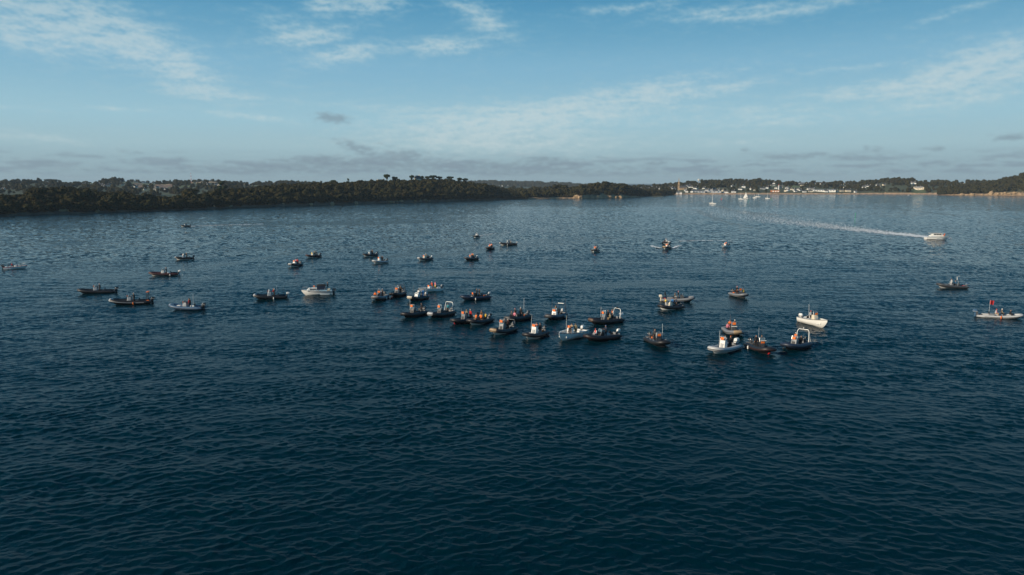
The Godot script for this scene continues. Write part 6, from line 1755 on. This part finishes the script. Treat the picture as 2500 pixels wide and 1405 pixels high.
func open_boat(t: Node3D, o: Dictionary) -> void:
	var l: float = o.L
	var b: float = o.get("B", 2.2)
	var h := shell(l, b, o.get("side", 0.72), o.get("rise", 0.42), true)
	var hull := part("hull", solid(h[0], 0.5), mat(o.get("hull", "white"), 0.3, 0.0, 0.4), t)
	part("rubbing_strake", solid(sweep(h[1], [0.04], 6)), mat(o.get("stripe", "navy"), 0.5), hull)
	part("floor", solid(slab(Vector3(-l * 0.02, 0.33, 0), Vector3(l * 0.62, 0.05, b * 0.60), 0.02)), mat(o.get("deck", "light_grey"), 0.7), t)
	if o.get("mat_", "") != "": part("bow_mat", solid(slab(Vector3(l * 0.24, 0.40, 0), Vector3(l * 0.16, 0.06, b * 0.52), 0.02)), mat(o.mat_, 0.7), t)
	for x in [-l * 0.38, l * 0.31]: part("thwart", solid(slab(Vector3(x, 0.55, 0), Vector3(0.45, 0.30, b * (0.66 if x < 0 else 0.44)), 0.03)), mat("white", 0.4), t)
	var cx: float = o.get("cx", 0.02) * l
	console(t, cx, 0.34, o)
	bench(t, cx - 1.3, 0.34, o.get("seat", "light_grey"))
	if o.get("rail", true):
		part("bow_rail", solid(both([sweep(PackedVector3Array([Vector3(l * 0.22, 1.0, -b * 0.44), Vector3(l * 0.30, 1.30, -b * 0.40), Vector3(l * 0.44, 1.42, -b * 0.18), Vector3(l * 0.475, 1.44, 0), Vector3(l * 0.44, 1.42, b * 0.18), Vector3(l * 0.30, 1.30, b * 0.40), Vector3(l * 0.22, 1.0, b * 0.44)]), [0.018], 5)])), mat("light_grey", 0.25, 0.8), t)
	engine(t, -l / 2, 0.0, o.get("engine", "white"), 1.1)
	# a few dark strokes and figures printed on the console front, too small to read
	if o.get("print", false):
		var cz := -0.30
		for k in 6:
			part("lettering", solid(slab(Vector3(cx + 0.418 - 0.012, 0.34 + 0.60, cz + k * 0.105), Vector3(0.02, 0.12 if k % 2 == 0 else 0.09, 0.07), 0.004)), mat("black", 0.6), t)
		for k in 3: part("lettering", solid(slab(Vector3(cx + 0.425, 0.34 + 0.36, -0.16 + k * 0.15), Vector3(0.02, 0.08, 0.09), 0.004)), mat("grey", 0.6), t)

func day_cruiser(t: Node3D, o: Dictionary) -> void:
	var l: float = o.L
	var b: float = o.get("B", 2.4)
	var h := shell(l, b, 0.85, 0.35, false)
	var hull := part("hull", solid(h[0], 0.5), mat("white", 0.25, 0.0, 0.5), t)
	part("rubbing_strake", solid(sweep(h[1], [0.045], 6)), mat("navy", 0.4), hull)
	var low: PackedVector3Array = h[1].duplicate()
	for i in low.size(): low[i] += Vector3(0, -0.24, -signf(low[i].z) * 0.045 + 0.0)
	part("hull_stripe", solid(sweep(low.slice(0, 15), [0.05], 5)), mat("navy", 0.4), hull)
	part("hull_stripe", solid(sweep(low.slice(low.size() - 15, low.size()), [0.05], 5)), mat("navy", 0.4), hull)
	var c := part("cabin", solid(slab(Vector3(l * 0.14, 1.25, 0), Vector3(l * 0.42, 0.62, b * 0.72), 0.10, Vector2(-0.22, 0), Vector2(0.72, 0.80))), mat("white", 0.3, 0.0, 0.4), t)
	for s in [-1, 1]: part("cabin_window", solid(slab(Vector3(l * 0.13, 1.30, s * b * 0.335), Vector3(l * 0.20, 0.24, 0.06), 0.02)), mat("black", 0.1), c)
	part("fore_hatch", solid(slab(Vector3(l * 0.2, 1.575, 0), Vector3(0.5, 0.05, 0.5), 0.02)), mat("dark_grey", 0.1), c)
	part("windscreen", solid(slab(Vector3(-l * 0.02, 1.72, 0), Vector3(0.05, 0.5, b * 0.62), 0.01, Vector2(-0.25, 0))), glass_mat(), t)
	var k := part("canopy", solid(slab(Vector3(-l * 0.14, 2.02, 0), Vector3(l * 0.32, 0.34, b * 0.72), 0.12, Vector2(-0.05, 0), Vector2(0.86, 0.78))), mat("black", 0.8), t)
	for s in [-1, 1]:
		part("canopy_side", solid(slab(Vector3(-l * 0.14, 1.50, s * b * 0.345), Vector3(l * 0.29, 0.78, 0.03), 0.008)), mat("navy", 0.5), k)
		part("canopy_bow", solid(sweep(PackedVector3Array([Vector3(-l * 0.24, 1.1, s * b * 0.38), Vector3(-l * 0.29, 1.95, s * b * 0.35)]), [0.03], 6)), mat("light_grey", 0.3, 0.7), k)
	part("number_board", solid(slab(Vector3(l * 0.09, 1.80, 0), Vector3(0.34, 0.26, 0.60), 0.03)), mat("orange", 0.6), t)
	part("cockpit_seat", solid(slab(Vector3(-l * 0.38, 1.15, 0), Vector3(0.7, 0.5, b * 0.66), 0.06)), mat("cream", 0.6), t)
	part("bow_rail", solid(sweep(PackedVector3Array([Vector3(l * 0.1, 1.1, -b * 0.46), Vector3(l * 0.2, 1.55, -b * 0.42), Vector3(l * 0.42, 1.68, -b * 0.18), Vector3(l * 0.48, 1.70, 0), Vector3(l * 0.42, 1.68, b * 0.18), Vector3(l * 0.2, 1.55, b * 0.42), Vector3(l * 0.1, 1.1, b * 0.46)]), [0.020], 5)), mat("light_grey", 0.25, 0.8), t)
	engine(t, -l / 2, -0.35, "black", 1.15)
	engine(t, -l / 2, 0.35, "black", 1.15)

func pilothouse(t: Node3D, o: Dictionary) -> void:
	var l: float = o.L
	var b: float = o.get("B", 3.2)
	var h := shell(l, b, 0.95, 0.55, false)
	var hull := part("hull", solid(h[0], 0.5), mat("white", 0.3, 0.0, 0.4), t)
	part("rubbing_strake", solid(sweep(h[1], [0.05], 6)), mat("cream", 0.5), hull)
	for s in [-1, 1]: part("porthole", solid(slab(Vector3(-l * 0.22, 0.62, s * b * 0.455), Vector3(0.7, 0.30, 0.10), 0.03)), mat("black", 0.1), hull)
	part("coaming", solid(slab(Vector3(-l * 0.02, 1.55, 0), Vector3(l * 0.62, 0.60, b * 0.76), 0.10, Vector2(0, 0), Vector2(0.96, 0.94))), mat("white", 0.3), t)
	var c := part("wheelhouse", solid(slab(Vector3(-l * 0.02, 2.25, 0), Vector3(l * 0.46, 0.85, b * 0.66), 0.08, Vector2(-0.1, 0), Vector2(0.86, 0.94))), mat("white", 0.3), t)
	for s in [-1, 1]:
		for i in 3: part("window", solid(slab(Vector3(-l * 0.14 + i * l * 0.115, 2.25, s * b * 0.325), Vector3(l * 0.10, 0.50, 0.06), 0.02)), mat("black", 0.08), c)
	for i in [-1, 0, 1]: part("window", solid(slab(Vector3(l * 0.195, 2.24, i * b * 0.2), Vector3(0.08, 0.50, b * 0.18), 0.02)), mat("black", 0.08), c)
	var r := part("roof", solid(slab(Vector3(-l * 0.06, 2.78, 0), Vector3(l * 0.56, 0.16, b * 0.78), 0.06)), mat("white", 0.35), t)
	part("roof_hatch", solid(slab(Vector3(-l * 0.02, 2.90, 0), Vector3(0.9, 0.10, 0.9), 0.03)), mat("dark_grey", 0.2), r)
	for x in [-0.4, 1.2]: part("antenna", solid(sweep(PackedVector3Array([Vector3(x, 2.8, 0.6), Vector3(x - 0.1, 3.9, 0.6)]), [0.035, 0.02], 5)), mat("light_grey", 0.4), r)
	part("life_ring", solid(sweep(ring_path(Vector3(l * 0.25, 1.95, b * 0.36), 0.26, Vector3(0.2, 0, 1)), [0.10], 7)), mat("orange", 0.6), t)
	part("bow_rail", solid(sweep(PackedVector3Array([Vector3(l * 0.05, 1.2, -b * 0.46), Vector3(l * 0.15, 1.95, -b * 0.44), Vector3(l * 0.40, 2.1, -b * 0.2), Vector3(l * 0.49, 2.15, 0), Vector3(l * 0.40, 2.1, b * 0.2), Vector3(l * 0.15, 1.95, b * 0.44), Vector3(l * 0.05, 1.2, b * 0.46)]), [0.025], 5)), mat("light_grey", 0.25, 0.8), t)

func sailboat(t: Node3D, o: Dictionary) -> void:
	var l: float = o.L
	var h := shell(l, l * 0.31, 0.85, 0.35, false)
	part("hull", solid(h[0], 0.5), mat("white", 0.3), t)
	part("coach_roof", solid(slab(Vector3(0.3, 1.15, 0), Vector3(l * 0.4, 0.5, l * 0.17), 0.08, Vector2.ZERO, Vector2(0.85, 0.85))), mat("white", 0.4), t)
	var m: float = o.mast
	var p := part("mast", solid(sweep(PackedVector3Array([Vector3(0.4, 0.9, 0), Vector3(0.35, m, 0)]), [0.20, 0.14], 7)), mat("white", 0.5), t)
	part("boom", solid(sweep(PackedVector3Array([Vector3(0.35, 2.0, 0), Vector3(-l * 0.38, 2.1, 0)]), [0.14, 0.12], 6)), mat("slate_blue" if not o.sail else "light_grey", 0.5), p)
	for e in [l * 0.48, -l * 0.48]: part("stay", solid(sweep(PackedVector3Array([Vector3(0.36, m - 0.1, 0), Vector3(e, 1.0, 0)]), [0.025], 4)), mat("grey", 0.4), p)
	if o.sail:
		part("mainsail", solid(loft([PackedVector3Array([Vector3(0.2, 2.2, -0.02), Vector3(0.2, 2.2, 0.02), Vector3(-l * 0.36, 2.3, 0.5), Vector3(-l * 0.36, 2.3, 0.46)]), PackedVector3Array([Vector3(0.2, m * 0.6, -0.02), Vector3(0.2, m * 0.6, 0.02), Vector3(-l * 0.16, m * 0.6, 0.42), Vector3(-l * 0.16, m * 0.6, 0.38)]), PackedVector3Array([Vector3(0.22, m - 0.3, -0.02), Vector3(0.22, m - 0.3, 0.02), Vector3(0.1, m - 0.3, 0.1), Vector3(0.1, m - 0.3, 0.06)])])), mat("white", 0.8), t)
		part("jib", solid(loft([PackedVector3Array([Vector3(0.6, 1.4, 0.3), Vector3(0.6, 1.4, 0.33), Vector3(l * 0.45, 1.2, 0.02), Vector3(l * 0.45, 1.2, -0.01)]), PackedVector3Array([Vector3(0.44, m * 0.8, 0.02), Vector3(0.44, m * 0.8, 0.05), Vector3(0.52, m * 0.8, 0.02), Vector3(0.52, m * 0.8, -0.01)])])), mat("white", 0.8), t)

func foam_patch(pts: Array, called: String, label: String, w0: float, w1: float, n: int, seed_: int, fall: float) -> void:
	# flecks of froth lying on the water along a line of points; thinner and wider further along
	var g := RandomNumberGenerator.new()
	g.seed = seed_
	var lens := [0.0]
	for i in range(1, pts.size()): lens.append(lens[-1] + Vector2(pts[i][0] - pts[i - 1][0], pts[i][1] - pts[i - 1][1]).length())
	var s := PackedVector3Array()
	for i in n:
		var k := pow(g.randf(), fall)
		var d: float = k * lens[-1]
		var j := 1
		while j < pts.size() - 1 and lens[j] < d: j += 1
		var a := Vector2(pts[j - 1][0], pts[j - 1][1])
		var b := Vector2(pts[j][0], pts[j][1])
		var dir := (b - a).normalized()
		var p := a.lerp(b, (d - lens[j - 1]) / (lens[j] - lens[j - 1])) + Vector2(-dir.y, dir.x) * g.randfn(0.0, 0.4) * lerpf(w0, w1, k)
		var z := g.randf_range(0.12, 0.5) * (1.0 - 0.55 * k)
		var st := g.randf_range(1.0, 2.6)
		var ring := PackedVector3Array()
		var y := wave(p.x, p.y) - 0.13 + 0.05
		for e in 6:
			var an := TAU * e / 6.0
			var q := dir * cos(an) * z * st * g.randf_range(0.6, 1.2) + Vector2(-dir.y, dir.x) * sin(an) * z * g.randf_range(0.6, 1.2)
			ring.append(Vector3(p.x + q.x, y + g.randf_range(-0.02, 0.03), p.y + q.y))
		var c := Vector3(p.x, y + 0.06, p.y)
		for e in 6:
			var t0 := ring[e]
			var t1 := ring[(e + 1) % 6]
			if (t0 - c).cross(t1 - c).y > 0: s.append_array([c, t0, t1])
			else: s.append_array([c, t1, t0])
	one(called, solid(s, 0.2), mat("foam", 0.9), label, "wake", "", "stuff")

func build_boats() -> void:
	for b in BOATS:
		var o: Dictionary = b.o
		var t := thing(b.name, b.label, b.cat, Vector3(b.x, b.get("y", -0.02), b.z), deg_to_rad(b.head), b.get("group", ""))
		t.rotation.x = rng.randf_range(-0.03, 0.03)
		t.rotation.z = rng.randf_range(0.0, 0.03) + b.get("trim", 0.0)
		if b.type == "rib" or b.type == "open" or b.type == "day": t.scale = Vector3.ONE * 1.09
		match b.type:
			"rib": inflatable(t, o)
			"open": open_boat(t, o)
			"day": day_cruiser(t, o)
			"pilot": pilothouse(t, o)
			"sail": sailboat(t, o)
		for m in o.get("masts", []): antenna(t, m[0], m[1], m[2], m[3] * 0.76, m[4])
		for f in o.get("flags", []): flag(t, f[0], f[1], f[2], f[3], f[4])
		for p in b.get("crew", []): person(t, p[0], Vector3(p[1], p[2], p[3]), deg_to_rad(p[4]), p[5], p[6], p[7], p[8], p[9], "crew aboard the boats")

func build_marks() -> void:
	for m in MARKS:
		var at := Vector3(m[1], 0.0, m[2])
		match m[0]:
			"beacon":
				var t := thing("channel_beacon", m[4], "beacon", at)
				part("pole", solid(sweep(PackedVector3Array([Vector3(0, -1, 0), Vector3(0, m[3], 0)]), [0.16, 0.13], 8)), mat("green", 0.5), t)
				part("topmark", solid(sweep(PackedVector3Array([Vector3(0, m[3] - 0.1, 0), Vector3(0, m[3] + 0.7, 0)]), [0.32, 0.03], 8)), mat("green", 0.5), t)
			_:
				var t := thing("mooring_buoy", m[4], "buoy", at)
				part("float", solid(ball(Vector3(0, 0.2, 0), Vector3(0.8, 0.7, 0.8) * m[3], 10)), mat(m[0], 0.5), t)
				part("stem", solid(sweep(PackedVector3Array([Vector3(0, 0.6, 0), Vector3(0, 2.2 * m[3], 0)]), [0.12, 0.06], 6)), mat(m[0], 0.5), t)
	foam_patch(CRUISER_WAKE, "cruiser_wake", "long curved white wake behind the wheelhouse cruiser", 4.0, 85.0, 8500, 3, 2.3)
	for f in FOAM: foam_patch(f[0], "wake_foam", f[1], f[2], f[3], f[4], f[5], 1.4)

func _ready() -> void:
	rng.seed = 7
	var cam := Camera3D.new()
	cam.name = "camera"
	cam.fov = 45.0
	cam.near = 0.5
	cam.far = 20000.0
	cam.position = Vector3(0, 25, 0)
	cam.rotation_degrees = Vector3(-8.468, 0, 0)
	add_child(cam)
	var env := Environment.new()
	env.background_mode = Environment.BG_SKY
	var sky_mat := PanoramaSkyMaterial.new()
	sky_mat.panorama = make_sky()
	env.sky = Sky.new()
	env.sky.sky_material = sky_mat
	env.tonemap_mode = Environment.TONE_MAPPER_LINEAR
	env.tonemap_exposure = 1.0
	env.fog_enabled = true
	env.fog_density = 0.000055
	env.fog_light_color = Color(0.72, 0.80, 0.86)
	env.sdfgi_enabled = true
	env.ssao_enabled = true
	env.ssil_enabled = true
	var we := WorldEnvironment.new()
	we.name = "world_environment"
	we.environment = env
	add_child(we)
	var sun := DirectionalLight3D.new()
	sun.name = "sun"
	sun.light_energy = 1.6
	sun.light_color = Color(1.0, 0.93, 0.83)
	sun.light_angular_distance = 0.5
	sun.shadow_enabled = true
	add_child(sun)
	sun.look_at_from_position(Vector3(-0.82, 0.37, 0.44) * 50.0, Vector3.ZERO)
	build_water()
	build_land()
	build_woods()
	build_houses()
	build_boats()
	build_marks()
